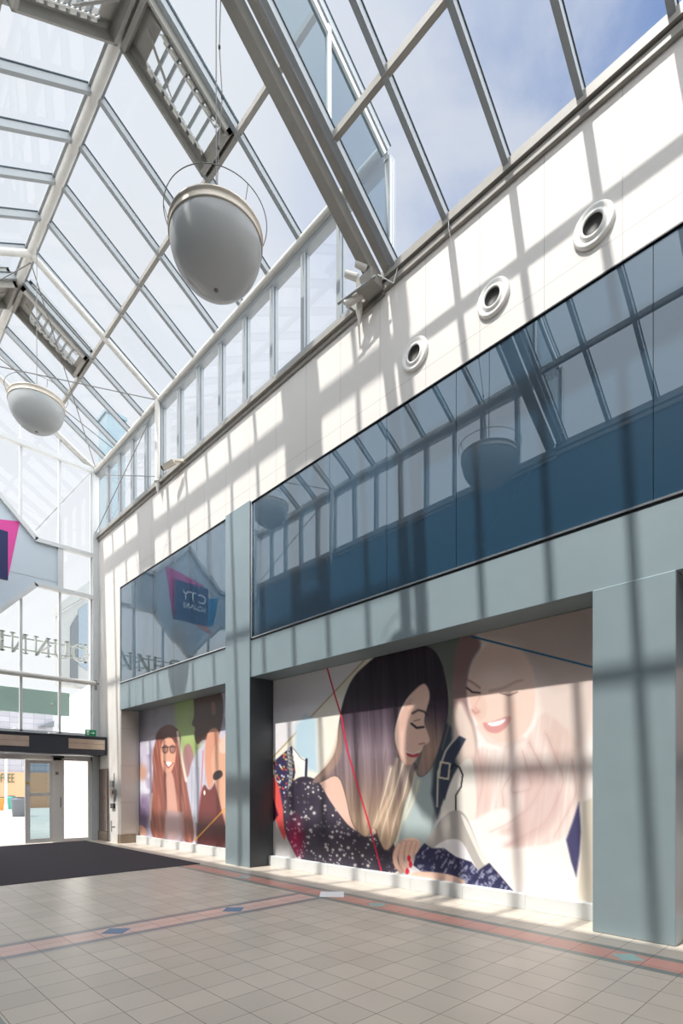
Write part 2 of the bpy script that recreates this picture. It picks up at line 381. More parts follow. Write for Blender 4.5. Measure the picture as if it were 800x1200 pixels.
# smoke vents in the high roof
def build_vent(sd,bayy,label):
    a,c=bayy; 
    def S(t,y,n): x,z=slope(sd,FE,FR,t,n); return (x,y,z)
    o=S(.7,(a+c)/2,0); r=empty('smoke_vent',o,label=label,cat='smoke vent',group='smoke vents along the ridge of the high roof'); off=(-o[0],-o[1],-o[2])
    def P(b,n,m,par=None): q=b.build(n,m,par or r); q.location=off if par is None else (0,0,0); return q
    t0,t1=PT+.015,.95; e=.045; ya,yc=a+.04,c-.04
    def slab(b,ta,tb,y0,y1,n0,n1):
        vs=[S(ta,y0,n0),S(ta,y1,n0),S(tb,y1,n0),S(tb,y0,n0),S(ta,y0,n1),S(ta,y1,n1),S(tb,y1,n1),S(tb,y0,n1)]
        b.add(vs,[(3,2,1,0),(4,5,6,7),(0,1,5,4),(1,2,6,5),(2,3,7,6),(3,0,4,7)])
    b=MB(); slab(b,t0,t1,ya,ya+.035,-.24,.12); slab(b,t0,t1,yc-.035,yc,-.24,.12); slab(b,t0,t0+.02,ya,yc,-.24,.12); slab(b,t1-.02,t1,ya,yc,-.24,.12); P(b,'upstand',M['alu2'])
    b=MB(); slab(b,t0+.02,t1-.02,ya+.035,ya+.17,-.1,-.08); slab(b,t0+.02,t1-.02,yc-.17,yc-.035,-.1,-.08); slab(b,t0+.02,t0+.05,ya+.1,yc-.1,-.1,-.08); slab(b,t1-.09,t1-.02,ya+.1,yc-.1,-.1,-.08)
    P(b,'frame_board',M['alu2'])
    n=7
    for k in range(1,n):
        t=t0+.05+(t1-.09-t0-.05)*k/n
        b=MB(); slab(b,t-.006,t+.006,ya+.1,yc-.1,-.13,-.07); P(b,'rung',M['alu'])
        for yy in (ya+.16,yc-.16): P(MB().tube(S(t-.0,yy,-.15),S(t+.03,yy,-.15),.028,n=10),'pivot',M['tube'])
    for yy,sg in ((ya+.19,1),(yc-.19,-1)):
      b=MB()
      for q in range(2*n):
        t=t0+.05+(t1-.09-t0-.05)*(q+.5)/(2*n)
        b.tube(S(t-.008,yy-sg*.03,-.14),S(t+.008,yy+sg*.015,-.14),.012,n=6)
      P(b,'linkage_teeth',M['white'])
    P(MB().tube(S(t0+.06,ya+.2,-.16),S(t1-.12,ya+.2,-.16),.012,n=8),'push_rod',M['tube']); P(MB().tube(S(t0+.06,yc-.2,-.16),S(t1-.12,yc-.2,-.16),.012,n=8),'push_rod',M['tube'])
    b=MB(); b.tube(S(t1-.05,ya+.3,-.17),S(t1-.2,yc-.3,-.17),.02,n=10); b.tube(S(t1-.2,yc-.3,-.17),S(t1-.23,yc-.26,-.17),.010,n=8); P(b,'actuator',M['alu2'])
    b=MB(); slab(b,t0-.01,t1+.0,ya-.02,yc+.02,.13,.15); P(b,'glass_lid',M['rglass'])
    for q in ((t0-.02,t1,ya-.03,ya+.0),(t0-.02,t1,yc,yc+.03),(t0-.02,t0,ya,yc)): b=MB(); slab(b,*q,.12,.17); P(b,'lid_frame',M['alu'])
build_vent(1,V1,'long louvred smoke vent in the right roof slope above the big pendant lamp')
build_vent(1,V2,'louvred smoke vent in the right roof slope above the far pendant lamp')
build_vent(-1,V1,'smoke vent on the left roof slope at the very top left of the picture')
build_vent(-1,V2,'smoke vent on the left roof slope beside the far end of the ridge')

# step between the roofs
def build_step():
    r=empty('window_7',(RX,YSTEP,NR),kind='structure'); off=(-RX,-YSTEP,-NR)
    def P(b,n,m): o=b.build(n,m,r); o.location=off
    y=YSTEP
    for sd in (1,-1):
        def lo(t): return slope(sd,NE,NR,t,0)
        def hi(t): return slope(sd,FE,FR,t,-.28)
        ts=[0,.434,.965]
        for a,c in zip(ts[:-1],ts[1:]):
            A,B_=lo(a),lo(c); D,E_=hi(a),hi(c)
            P(MB().quad((A[0],y,A[1]),(B_[0],y,B_[1]),(E_[0],y,E_[1]),(D[0],y,D[1])),'glass_pane',M['tglass'])
        for t in ts:
            A,D=lo(t),hi(t); P(MB().bar((A[0],y,A[1]),(A[0],y,D[1]+.02),.06,.06,side=(1,0,0)),'mullion',M['white'])
        A,B_=hi(0),hi(.965); P(MB().bar((A[0],y,A[1]),(B_[0],y,B_[1]),.07,.07),'top_rail',M['white'])
        A,B_=slope(sd,NE,NR,0,-.04),slope(sd,NE,NR,.98,-.04); P(MB().bar((A[0],y,A[1]),(B_[0],y,B_[1]),.10,.16),'bottom_rail',M['alu2'])
        # flashing of the low roof
        A,B_=slope(sd,NE,NR,0,-.3),slope(sd,NE,NR,.97,-.3)
    return r
build_step()

# main steel frames
def build_frame(y,eave,ridge,kind,label,name='roof_frame'):
    r=empty(name,(RX,y,eave),kind='structure'); off=(-RX,-y,-eave)
    def P(b,n,m): o=b.build(n,m,r); o.location=off
    for sd in (1,-1):
        if kind=='box':
            A,B_=slope(sd,eave,ridge,.0,-.14),slope(sd,eave,ridge,1.0,-.14)
            P(MB().bar((A[0]+(-.05 if sd>0 else .05),y,A[1]),(B_[0],y,B_[1]),.15,.20),'beam',M['alu2'])
            A,B_=slope(sd,eave,ridge,.0,-.10),slope(sd,eave,ridge,1.0,-.10)
            P(MB().bar((A[0]+(-.05 if sd>0 else .05),y+.1,A[1]),(B_[0],y+.1,B_[1]),.05,.10),'side_rail',M['alu'])
        else:
            xa=side_x(6.08,sd); 
            P(MB().tube((xa,y,eave-.02),(RX,y,ridge-.16),.068,n=16),'rafter_tube',M['tube'])
            if kind=='col':
                b=MB().tube((xa,y,9.12),(xa,y,eave),.065,n=16).tube((xa,y,9.12),(xa,y,8.98),.065,.035).tube((xa,y,8.98),(xa,y,8.86),.035,.012); P(b,'column_tube',M['tube'])
                b=MB().tube((xa,y,9.1),(side_x(6.2,sd),y,9.1),.05,n=12).torus((xa,y,9.12),.07,.012,24,6); P(b,'bracket',M['alu2'])
    return r
build_frame(5.52,NE,NR,'box','','trim_5')
build_frame(12.77,FE,FR,'col','','trim_6')
build_frame(YE-.12,FE,FR,'end','','trim_7')
def rods():
    r=empty('trim_8',(RX,14,11),kind='structure'); off=(-RX,-14,-11)
    for a,c in (((6.1,12.77,11.15),(.46,15.5,11.15)),((.46,12.77,11.15),(6.1,15.5,11.15)),((RX,12.77,12.65),(6.12,16.95,11.2)),((RX,12.77,12.65),(.44,16.95,11.2)),
                ((6.1,12.77,11.1),(6.1,16.95,9.25)),((6.1,12.85,9.3),(6.1,16.95,11.03)),((.46,12.77,11.1),(.46,16.95,9.25))):
        o=MB().tube(a,c,.011,n=8).build('bracing_rod',M['cable'],r); o.location=off
rods()

# ------------------------------------------------------------------ end glazed wall
def build_end():
    r=empty('window_8',(RX,YE,0),kind='structure'); off=(-RX,-YE,0)
    def P(b,n,m): o=b.build(n,m,r); o.location=off
    S=(1,-1)
    for sd in S:
        X=lambda x: side_x(x,sd)
        def bx(x0,x1,y0,y1,z0,z1,n,m): a,c=sorted((X(x0),X(x1))); P(MB().cbox(a,c,y0,y1,z0,z1,c=.004),n,m)
        bx(6.02,6.2,YE-.13,YE+.12,0,11.2,'corner_post',M['white'])
        bx(5.985,6.02,YE-.03,YE+.03,3.1,11.1,'corner_mullion',M['white'])
        for x,z1 in ((5.13,11.9),(4.13,12.4)):
            bx(x-.035,x+.035,YE-.03,YE+.06,3.14,4.7,'mullion',M['white'])
            bx(x-.035,x+.035,YE-.03,YE+.06,4.76,7.33 if x>5 else 6.9,'mullion',M['white'])
            bx(x-.035,x+.035,YE-.03,YE+.06,8.6 if x>5 else 8.95,11.08,'mullion',M['white'])
            bx(x-.025,x+.025,YE-.03,YE+.04,11.2,z1-.1,'mullion',M['white'])
        bx(5.05,5.20,YE-.12,YE+.02,7.35,8.52,'panel_post',M['white'])
        bx(4.45,6.04,YE-.15,YE-.0,8.50,8.62,'transom',M['white'])
        bx(4.45,6.04,YE-.15,YE-.0,7.24,7.36,'transom',M['white'])
        P(MB().bar((X(4.5),YE-.08,8.56),(RX,YE-.08,9.80),.14,.12),'raking_rail',M['white'])
        P(MB().bar((X(4.5),YE-.08,7.30),(RX,YE-.08,6.02),.14,.12),'raking_rail',M['white'])
        bx(RX,6.04,YE-.03,YE+.08,3.06,3.2,'sill_rail',M['white'])
    P(MB().tube((.5,YE-.1,4.72),(6.1,YE-.1,4.72),.072,n=18),'tie_tube',M['tube'])
    P(MB().tube((6.08,YE-.1,4.72),(6.2,YE-.1,4.72),.04,n=12).tube((6.1,YE-.1,4.62),(6.1,YE-.1,4.50),.02,n=8).cbox(6.06,6.14,YE-.14,YE-.06,4.52,4.82),'tube_bracket',M['alu2'])
    P(MB().cbox(.5,6.1,YE-.16,YE-.02,11.06,11.2),'eaves_beam',M['white'])
    # glazing
    g=MB(); g.quad((WL,YE,3.1),(W,YE,3.1),(W,YE,11.15),(WL,YE,11.15)); g.add([(WL,YE,11.15),(W,YE,11.15),(RX,YE,12.8)],[(0,1,2)]); P(g,'glazing',M['eglass'])
build_end()

# gable sign board
def build_board():
    r=empty('sign_board',(RX,YE-.1,6.1),label='blue-grey gable shaped board with a pink and navy logo on the end glazing',cat='sign'); off=(-RX,-YE+.1,-6.1)
    def P(b,n,m,par=None): o=b.build(n,m,r); o.location=off; return o
    R=lambda x:2*RX-x
    pts=[(RX,6.05),(4.48,7.29),(5.1,7.29),(5.1,8.56),(4.48,8.56),(RX,9.78),(R(4.48),8.56),(R(5.1),8.56),(R(5.1),7.29),(R(4.48),7.29)]
    P(MB().prism(pts,YE-.06,YE-.03),'board',M['signboard'])
    y=YE-.062
    P(MB().prism([(3.79,7.24),(4.09,8.95),(2.62,8.62),(2.72,8.3)][::1],y-.006,y),'magenta_shape',M['pinkp'])
    P(MB().prism([(2.1,8.35),(2.6,8.2),(2.6,7.2),(2.3,7.35)],y-.006,y),'blue_shape',M['cyan'])
    P(MB().prism([(2.6,7.3),(3.2,7.3),(2.3,6.95)],y-.008,y),'orange_shape',M['orange'])
    P(MB().prism([(2.5,7.24),(3.80,7.24),(3.80,8.57),(2.5,8.57)],y-.014,y-.004),'navy_square',M['navy'])
    for t,s,x,z in (('CITY',.44,3.10,8.08),('SQUARE',.245,3.10,7.74)):
        o=text_mesh(t,s,.003,M['pure'],'lettering',r,Matrix.Translation((x-RX,-.095+.0145,z-6.1))@Matrix.Rotation(PI/2,4,'X')); o.location=(0,0.0,0)
    P(MB().box(3.28,5.08,y-.004,y,7.50,7.508),'joint',M['alu'])
build_board()

# ------------------------------------------------------------------ entrance
def build_entrance():
    yh=16.3
    h=empty('door_header',(RX,16.6,2.5),label='long charcoal door canopy box with bronze panels over the entrance',cat='door canopy'); off=(-RX,-16.6,-2.5)
    def P(b,n,m): o=b.build(n,m,h); o.location=off; return o
    P(MB().cbox(.38,6.185,yh,YE-.14,2.52,3.03),'canopy_box',M['header'])
    P(MB().cbox(.38,6.185,yh-.03,YE-.14,3.03,3.06),'top_lip',M['header'])
    for a,c in ((1.4,4.14),(5.13,6.13)):
        P(MB().cbox(a,c,yh-.02,yh,2.68,2.83,c=.004),'bronze_panel',M['wood']); P(MB().cbox(a,c,yh-.02,yh,2.836,2.965,c=.004),'bronze_panel',M['wood'])
    P(MB().cbox(4.62,4.82,yh-.05,yh+.05,3.06,3.10),'presence_sensor',M['pure'])
    d=empty('door_1',(5.2,YE,0),kind='structure'); off=(-5.2,-YE,0)
    def D(b,n,m): o=b.build(n,m,d); o.location=off; return o
    y0,y1=YE-.08,YE+.02
    D(MB().cbox(4.92,5.17,y0,y1,.0,2.5),'door_post',M['door'])
    D(MB().cbox(5.96,6.02,y0,y1,.0,2.5),'door_post',M['door'])
    D(MB().cbox(.6,6.02,y0,y1,2.36,2.52),'head_rail',M['door'])
    D(MB().cbox(5.17,5.96,y0,y1,0,.09).cbox(5.17,5.23,y0,y1,.09,2.36).cbox(5.90,5.96,y0,y1,.09,2.36),'side_light_frame',M['door'])
    D(MB().quad((5.2,YE-.03,.05),(5.93,YE-.03,.05),(5.93,YE-.03,2.36),(5.2,YE-.03,2.36)),'side_light_glass',M['eglass'])
    lf=empty('leaf',(0,0,0)); lf.parent=d; lf.location=(0,0,0)
    for nm,b,m in (('leaf_frame',MB().cbox(4.2,4.33,y0-.06,y0-.01,.02,2.36).cbox(4.83,4.92,y0-.06,y0-.01,.02,2.36).cbox(4.33,4.83,y0-.06,y0-.01,.02,.14).cbox(4.33,4.83,y0-.06,y0-.01,2.26,2.36).cbox(4.33,4.83,y0-.055,y0-.015,1.34,1.43),M['door']),
                   ('leaf_glass',MB().quad((4.33,y0-.035,.1),(4.83,y0-.035,.1),(4.83,y0-.035,2.3),(4.33,y0-.035,2.3)),M['tglass']),
                   ('sticker',MB().cbox(4.235,4.305,y0-.063,y0-.06,1.66,1.73,c=.001),M['yellow']),
                   ('notice',MB().cbox(4.24,4.30,y0-.063,y0-.06,1.5,1.6,c=.001),M['pure'])):
        o=b.build(nm,m,lf); o.location=off
    D(MB().cbox(4.95,5.2,y0-.12,y0-.0,2.43,2.49),'motion_sensor',M['black'])
    D(MB().cbox(5.0,5.07,y0-.03,y0,1.95,2.03).cbox(5.12,5.15,y0-.02,y0,1.0,1.3),'lock_plate',M['alu2'])
    # opposite (left) half
    D(MB().cbox(.54,.66,y0,y1,0,2.5).cbox(1.5,1.75,y0,y1,0,2.5),'door_post',M['door'])
    # exit sign
    x0,x1,z0,z1,ys=5.60,5.90,3.07,3.25,16.33
    e=empty('exit_sign',(5.75,ys,3.07),label='green running man fire exit sign on top of the door canopy',cat='exit sign'); o5=(-5.75,-ys,-3.07)
    def E(b,n,m): o=b.build(n,m,e); o.location=o5
    E(MB().cbox(x0,x1,ys,ys+.03,z0,z1,c=.004),'housing',M['exitg'])
    # figure and arrow
    f=MB(); yy=ys-.003
    f.box(5.635,5.70,yy,ys,3.10,3.22)
    E(f,'white_door',M['pure'])
    f=MB().prism([(5.672,3.19),(5.688,3.17),(5.68,3.15),(5.70,3.12),(5.69,3.11),(5.668,3.135),(5.65,3.11),(5.64,3.12),(5.658,3.155),(5.652,3.17)],yy-.002,yy)
    E(f,'running_figure',M['exitg'])
    f=MB().box(5.75,5.81,yy,ys,3.15,3.168).prism([(5.81,3.12),(5.86,3.159),(5.81,3.198)],yy,ys)
    E(f,'arrow',M['pure'])
    # smoked metal panel on the wall by the doors, intercom
    b=MB().cbox(6.17,6.2,16.2,16.85,.28,2.13); q=b.build('wall_panel',M['brownp'],None,(6.185,16.5,.28)); tag(q,'tall smoked brown metal panel on the wall beside the doors','wall panel')
    b=MB().cbox(6.165,6.2,16.2,16.95,0,.27); q=b.build('baseboard_right',M['plinth'],None,(6.18,16.6,0)); q['kind']='structure'
    it=empty('intercom',(6.2,15.8,1.3),label='grey entry phone and key boxes on the sunlit white wall',cat='intercom'); o6=(-6.2,-15.8,-1.3)
    def I(b,n,m): o=b.build(n,m,it); o.location=o6
    I(MB().cbox(6.13,6.2,15.62,15.86,1.28,1.52),'handset_box',M['alu2']); I(MB().cbox(6.10,6.13,15.66,15.82,1.38,1.5),'cover',M['brownp'])
    I(MB().cbox(6.15,6.2,15.78,15.98,1.6,1.78),'key_reader',M['alu']); I(MB().cbox(6.14,6.2,15.68,15.92,.98,1.12),'socket',M['black'])
    I(MB().tube((6.185,15.75,1.52),(6.185,15.75,2.0),.01,n=8).tube((6.185,15.75,1.28),(6.185,15.75,1.12),.01,n=8),'conduit',M['alu2'])
    I(MB().tube((6.19,15.95,.3),(6.19,15.95,.62),.014,n=8).tube((6.19,15.95,.46),(6.19,15.72,.46),.014,n=8),'low_rail',M['alu2'])
    # mat
    b=MB().cbox(.9,5.75,10.12,16.75,.0,.012,c=.003); q=b.build('entrance_mat',M['mat_'],None,(3.3,13.4,0)); tag(q,'large charcoal ribbed entrance mat inside the doors','mat')
    a=Vector((5.5,5.78,0))
    pc=[(5.527,6.145),(5.776,5.895),(5.49,5.601),(5.265,5.877)]; b=MB().add([(x,y,0) for x,y in pc]+[(x,y,.006) for x,y in pc],[(0,1,2,3),(7,6,5,4),(0,4,5,1),(1,5,6,2),(2,6,7,3),(3,7,4,0)]); q=b.build('floor_plate',M['pure'],None,(5.51,5.88,0)); tag(q,'small white plate lying on the terracotta floor band','floor plate')
build_entrance()

# ------------------------------------------------------------------ murals (flat prints, colours laid per vertex)
f_=636.; AZ=math.atan(618/636)
Fv=(math.sin(AZ),math.cos(AZ)); Rv=(math.cos(AZ),-math.sin(AZ))
XM=6.745
def print_sheet(y0,y1,z0,z1,step,paint,name,parent,x=XM):
    ny=int((y1-y0)/step)+1; nz=int((z1-z0)/step)+1
    Y,Z=np.meshgrid(np.linspace(y0,y1,ny),np.linspace(z0,z1,nz),indexing='ij')
    d=XM*Fv[0]+Y*Fv[1]; rr=XM*Rv[0]+Y*Rv[1]; U=400+f_*rr/d; V=922-f_*(Z-1.6)/d     # artwork drawing coordinates
    col=paint(U,V,Y,Z)
    me=bpy.data.meshes.new(name); co=np.stack([np.full(Y.shape,x),Y,Z],-1).reshape(-1,3)
    i,j=np.meshgrid(np.arange(ny-1),np.arange(nz-1),indexing='ij'); a=(i*nz+j).ravel()
    F=np.stack([a,a+1,a+nz+1,a+nz],-1)
    me.vertices.add(len(co)); me.vertices.foreach_set('co',co.ravel()); me.loops.add(F.size); me.loops.foreach_set('vertex_index',F.ravel().astype(np.int32))
    me.polygons.add(len(F)); me.polygons.foreach_set('loop_start',np.arange(0,F.size,4,dtype=np.int32)); me.update(); me.validate()
    at=me.color_attributes.new('print','FLOAT_COLOR','POINT')
    c=np.clip(col/255.,0,1); c=np.where(c<=.04045,c/12.92,((c+.055)/1.055)**2.4); c=np.concatenate([c.reshape(-1,3),np.ones((len(co),1))],1)
    at.data.foreach_set('color',c.astype(np.float32).ravel())
    me.materials.append(PRINT); o=bpy.data.objects.new(name,me); C.objects.link(o); o.parent=parent; return o
def print_mat():
    m=bpy.data.materials.new('printed_film'); m.use_nodes=True; N=m.node_tree.nodes; L=m.node_tree.links; b=N['Principled BSDF']
    a=N.new('ShaderNodeVertexColor'); a.layer_name='print'; L.new(a.outputs[0],b.inputs['Base Color']); b.inputs['Roughness'].default_value=.35; b.inputs['Specular IOR Level'].default_value=.35
    return m
PRINT=print_mat()
rng=np.random.default_rng(3)
def vnoise(U,V,s,seed=0,an=1.):
    r=np.random.default_rng(seed); g=r.random((64,64)); u=U/s; v=V/(s*an)
    iu=np.floor(u).astype(int); iv=np.floor(v).astype(int); fu=u-iu; fv=v-iv; fu=fu*fu*(3-2*fu); fv=fv*fv*(3-2*fv)
    G=lambda a,b: g[a%64,b%64]
    return (G(iu,iv)*(1-fu)+G(iu+1,iv)*fu)*(1-fv)+(G(iu,iv+1)*(1-fu)+G(iu+1,iv+1)*fu)*fv
class Paint:
    def __init__(s,U,V,bg): s.U=U;s.V=V; s.c=np.ones(U.shape+(3,))*np.array(bg,float)
    def put(s,m,col):
        m=np.clip(m,0,1)[...,None]; s.c=s.c*(1-m)+np.asarray(col,float)*m
    def segd(s,a,b):
        px,py=s.U-a[0],s.V-a[1]; dx,dy=b[0]-a[0],b[1]-a[1]; t=np.clip((px*dx+py*dy)/(dx*dx+dy*dy+1e-9),0,1); return np.hypot(px-t*dx,py-t*dy),t
    def poly(s,pts,soft=1.):
        ins=np.zeros(s.U.shape,bool); d=np.full(s.U.shape,1e9); n=len(pts)
        for k in range(n):
            a,b=pts[k],pts[(k+1)%n]
            d=np.minimum(d,s.segd(a,b)[0])
            if a[1]!=b[1]:
                cond=((a[1]>s.V)!=(b[1]>s.V))&(s.U<(b[0]-a[0])*(s.V-a[1])/(b[1]-a[1])+a[0]); ins^=cond
        sd=np.where(ins,d,-d); return np.clip(.5+sd/soft,0,1)
    def P(s,pts,col,soft=1.,op=1.): s.put(s.poly(pts,soft)*op,col)
    def line(s,pts,w,col,op=1.,soft=.7,taper=0):
        m=np.zeros(s.U.shape); n=len(pts)-1
        for k,(a,b) in enumerate(zip(pts[:-1],pts[1:])):
            d,t=s.segd(a,b); ww=w*(1-taper*((k+t)/n)); m=np.maximum(m,np.clip(.5+(ww/2-d)/soft,0,1))
        s.put(m*op,col)
    def ell(s,cx,cy,rx,ry,col,soft=.1,op=1.):
        q=np.hypot((s.U-cx)/rx,(s.V-cy)/ry); s.put(np.clip(.5+(1-q)/soft,0,1)*op,col)
def smooth(p,n=3):
    for _ in range(n): p=[q for a,b in zip(p,p[1:]+p[:1]) for q in ((a[0]*.75+b[0]*.25,a[1]*.75+b[1]*.25),(a[0]*.25+b[0]*.75,a[1]*.25+b[1]*.75))]
    return p

def smooth_open(p,n=2):
    for _ in range(n): p=[p[0]]+[q for a,b in zip(p[:-1],p[1:]) for q in ((a[0]*.75+b[0]*.25,a[1]*.75+b[1]*.25),(a[0]*.25+b[0]*.75,a[1]*.25+b[1]*.75))]+[p[-1]]
    return p
def paint_big(U,V,Y,Z):
    p=Paint(U,V,(238,234,236)); S=lambda pts:smooth(pts,2)
    # backdrop
    p.P([(318,895),(322,885),(432,768),(470,740),(470,1040),(318,1040)],(244,238,224),3)
    p.line([(320,887),(432,768)],1.8,(196,176,140))
    p.P([(346,850),(358,838),(370,842),(372,905),(352,900),(345,880)],(190,214,226),6)
    p.P([(322,925),(352,930),(372,1006),(318,1006)],(200,196,196),4)
    p.P([(498,740),(548,735),(545,830),(540,890),(510,960),(505,990),(470,1010),(470,900)],(120,126,120),4)
    p.P([(484,905),(505,900),(512,930),(505,1000),(470,1010),(462,990),(470,950)],(176,190,190),8)
    p.P([(510,885),(520,845),(540,860),(545,900),(530,915),(512,960),(505,930)],(66,76,88),4)
    # garments on the rail, left
    p.P([(320,893),(342,874),(346,905),(340,935),(330,950)],(64,60,90),1.2)
    sp=rng.random((260,2)); 
    for q in range(70):
        x,y=320+sp[q,0]*26,878+sp[q,1]*60
        p.ell(x,y,1.1,1.3,[(236,190,90),(230,90,80),(245,245,250)][q%3],.6,.8*float(y>894-(x-320)*.9))
    p.P([(318,903),(327,922),(332,950),(336,975),(333,985),(318,950)],(232,96,92),2)
    p.P([(318,930),(326,955),(318,966)],(70,30,48),2)
    p.line([(338,878),(341,905),(338,935)],4,(206,206,206)); 
    for k in range(12): p.line([(336,880+k*4.6),(342,881+k*4.6)],1.1,(120,120,124))
    p.P(S([(342,875),(350,886),(361,890),(360,915),(355,925),(352,900),(344,892)]),(246,244,240),1); p.line([(343,876),(352,888),(360,893)],1,(150,145,140)); p.line([(359,890),(358,920)],3,(60,60,80))
    # woman on the right (pale, close)
    p.P([(540,742),(700,690),(700,1075),(560,1060),(560,900),(540,860)],(250,240,234),5)
    p.P(S([(548,742),(610,725),(700,690),(700,860),(660,900),(640,880),(630,820),(618,780),(600,756),(570,752)]),(222,202,192),14,.8)
    p.P([(566,745),(700,690),(700,790),(650,805),(628,790),(606,756)],(196,176,168),22,.6)
    p.P(S([(536,745),(556,742),(566,756),(552,775),(547,800),(548,830),(556,850),(560,880),(548,905),(534,880),(530,840),(530,790)]),(150,122,120),4)
    p.P(S([(531,830),(540,820),(548,838),(556,855),(560,890),(552,915),(540,905),(530,880)]),(230,210,198),6)
    p.P(S([(556,770),(572,752),(600,752),(622,775),(628,810),(626,842),(614,862),(596,872),(576,868),(562,852),(551,834),(548,808),(550,785)]),(240,212,198),4)
    p.P(S([(546,795),(552,795),(566,810),(572,835),(562,848),(550,832)]),(226,190,176),4,.5)
    p.line([(546,796),(554,800),(562,806)],2.4,(150,110,100),.6,2); p.line([(574,810),(590,806),(604,799),(612,797)],3,(186,146,132),.55,2.4,.3)
    p.line([(547,806),(553,811),(562,812)],2.2,(70,48,52),.9,1.2); p.line([(586,812),(596,815),(606,811)],1.6,(130,96,92),.8,1.2)
    p.ell(556,834,6,4,(214,160,146),1.2,.5); p.line([(553,832),(557,836),(561,834)],1.6,(190,130,118),.6,1.6); p.line([(562,816),(556,828),(561,834)],1.6,(214,170,156),.7,2)
    p.P(S([(564,846),(572,847),(584,843),(600,837),(596,850),(584,860),(570,858)]),(222,160,156),2); p.P(S([(569,847),(580,846),(595,841),(588,849),(576,852)]),(250,246,244),1)
    p.line([(560,852),(572,868),(592,874),(612,866)],5,(222,190,176),.5,5)
    p.ell(600,830,10,9,(244,204,190),1.2,.4); p.ell(556,822,5,6,(238,200,186),1.2,.4)
    p.ell(580,790,16,12,(250,230,220),1.2,.5)
    # her hair falling
    
    hair=p.poly(S([(556,872),(580,880),(600,872),(622,862),(634,830),(660,850),(688,880),(686,935),(674,965),(660,985),(630,992),(588,994),(606,982),(580,978),(602,966),(596,945),(575,950),(552,962),(548,930)]),5)
    n=vnoise(U+.12*V,V,2.6,4,14); p.put(hair*.34*(.35+.8*n),(206,164,152)); 
    for pts in ([(620,870),(640,910),(622,945),(596,965),(574,975)],[(640,860),(662,915),(640,965),(592,992)],[(612,880),(624,925),(598,930),(604,902)],[(560,880),(566,920),(556,955)],[(670,890),(676,930),(650,980)],[(600,905),(588,925),(590,945)]):
        q=[pts[0]]; 
        for a,b in zip(pts[:-1],pts[1:]): q+= [((a[0]+b[0])/2,(a[1]+b[1])/2),b]
        q=smooth_open(q); p.line(q,6,(196,150,142),.22,7,.5); p.line(q,1.4,(170,124,116),.28,1.6,.6)
    p.P(S([(596,905),(640,893),(662,930),(650,970),(612,992),(584,992),(606,978),(580,976),(606,962),(616,936)]),(206,172,168),9,.5)
    p.P(S([(556,880),(574,885),(580,930),(562,960),(552,955)]),(226,192,182),8,.5)
    p.P([(663,984),(671,962),(678,940),(681,975),(679,1000),(675,1028),(669,1010)],(78,76,112),2.5)
    p.P([(682,940),(694,935),(700,1060),(676,1056),(680,1010)],(226,216,200),3)
    p.line([(553,746),(697,782.5)],2.1,(16,104,146))
    # woman in the sequined dress
    skin=(236,196,178)
    p.P(S([(368,912),(398,900),(450,925),(462,960),(448,990),(405,985),(378,940)]),skin,3)
    p.line([(400,905),(412,945),(430,965)],4,(216,166,148),.5,5)
    dress=S([(357,909),(345,913),(336,926),(331,945),(333,975),(343,995),(350,1010),(470,1030),(466,1000),(459,984),(447,975),(430,979),(412,972),(398,955),(384,935),(373,914)])
    md=p.poly(dress,1.4); p.put(md,(58,52,66))
    red=np.clip(1-np.hypot((U-345)/16,(V-985)/36),0,1)*md; p.put(red*1.2,(172,40,84))
    
    dots=np.random.default_rng(5).random((420,3)); acc=np.zeros(U.shape); dens=vnoise(U,V,14,12)
    for dx,dy,dr in dots:
        x,y=332+dx*136,910+dy*118; acc=np.maximum(acc,np.clip(1.3-np.hypot(U-x,V-y)/(.75+.7*dr*dr*2),0,1))
    p.put(md*acc*np.clip(dens*1.6-.1,.15,1),(244,240,232)); p.put(md*.22*dens,(150,140,150))
    p.line([(416,968),(424,972),(434,966),(428,976)],1.2,(60,50,60),.8,1)
    # hair of the dark-haired woman
    hb=S([(430,778),(447,764),(480,755),(506,758),(518,778),(524,805),(525,838),(516,872),(506,900),(494,912),(486,906),(492,888),(499,866),(497,845),(503,822),(500,800),(480,812),(468,832),(461,858),(464,878),(476,897),(488,892),(484,915),(472,945),(464,985),(452,1000),(444,985),(438,965),(430,985),(412,968),(405,930),(396,905),(374,918),(362,918),(382,900),(395,880),(397,845),(404,815),(414,793)])
    mh=p.poly(hb,2.2)
    n=vnoise(U-.05*(V-760),V,2.0,21,30)*.7+vnoise(U,V,5,22,9)*.3
    t=np.clip((V-850)/150,0,1)[...,None]; base=np.array((58,46,56))*(1-t)+np.array((214,182,152))*t
    mid=np.clip(1-abs(V-880)/62,0,1)[...,None]; base=base*(1-.62*mid)+np.array((164,148,160))*.62*mid
    base=base*(.78+.44*n[...,None]); p.put(mh,0); m3=mh[...,None]; p.c=p.c*(1-m3)+base*m3
    br=np.clip(1-np.hypot((U-505)/22,(V-880)/52),0,1)*mh; p.put(br*1.0*(.4+.6*n),(196,158,128))
    p.P(S([(398,840),(402,870),(396,900),(366,918),(380,898),(392,878)]),(196,158,130),4,.5)
    p.line([(520,785),(526,812),(527,845),(518,878)],1.2,(190,150,120),.5,1.5)
    for q_ in ([(486,905),(480,935),(470,965),(462,1000)],[(480,898),(474,930),(462,960),(456,990)],[(472,895),(462,930),(450,965),(446,985)],[(490,915),(486,935),(474,960)],[(458,900),(448,940),(436,972)]):
        q_=smooth_open(q_); p.line(q_,5,(240,222,190),.5,5,.6); p.line(q_,1.1,(250,240,214),.7,1,.5)
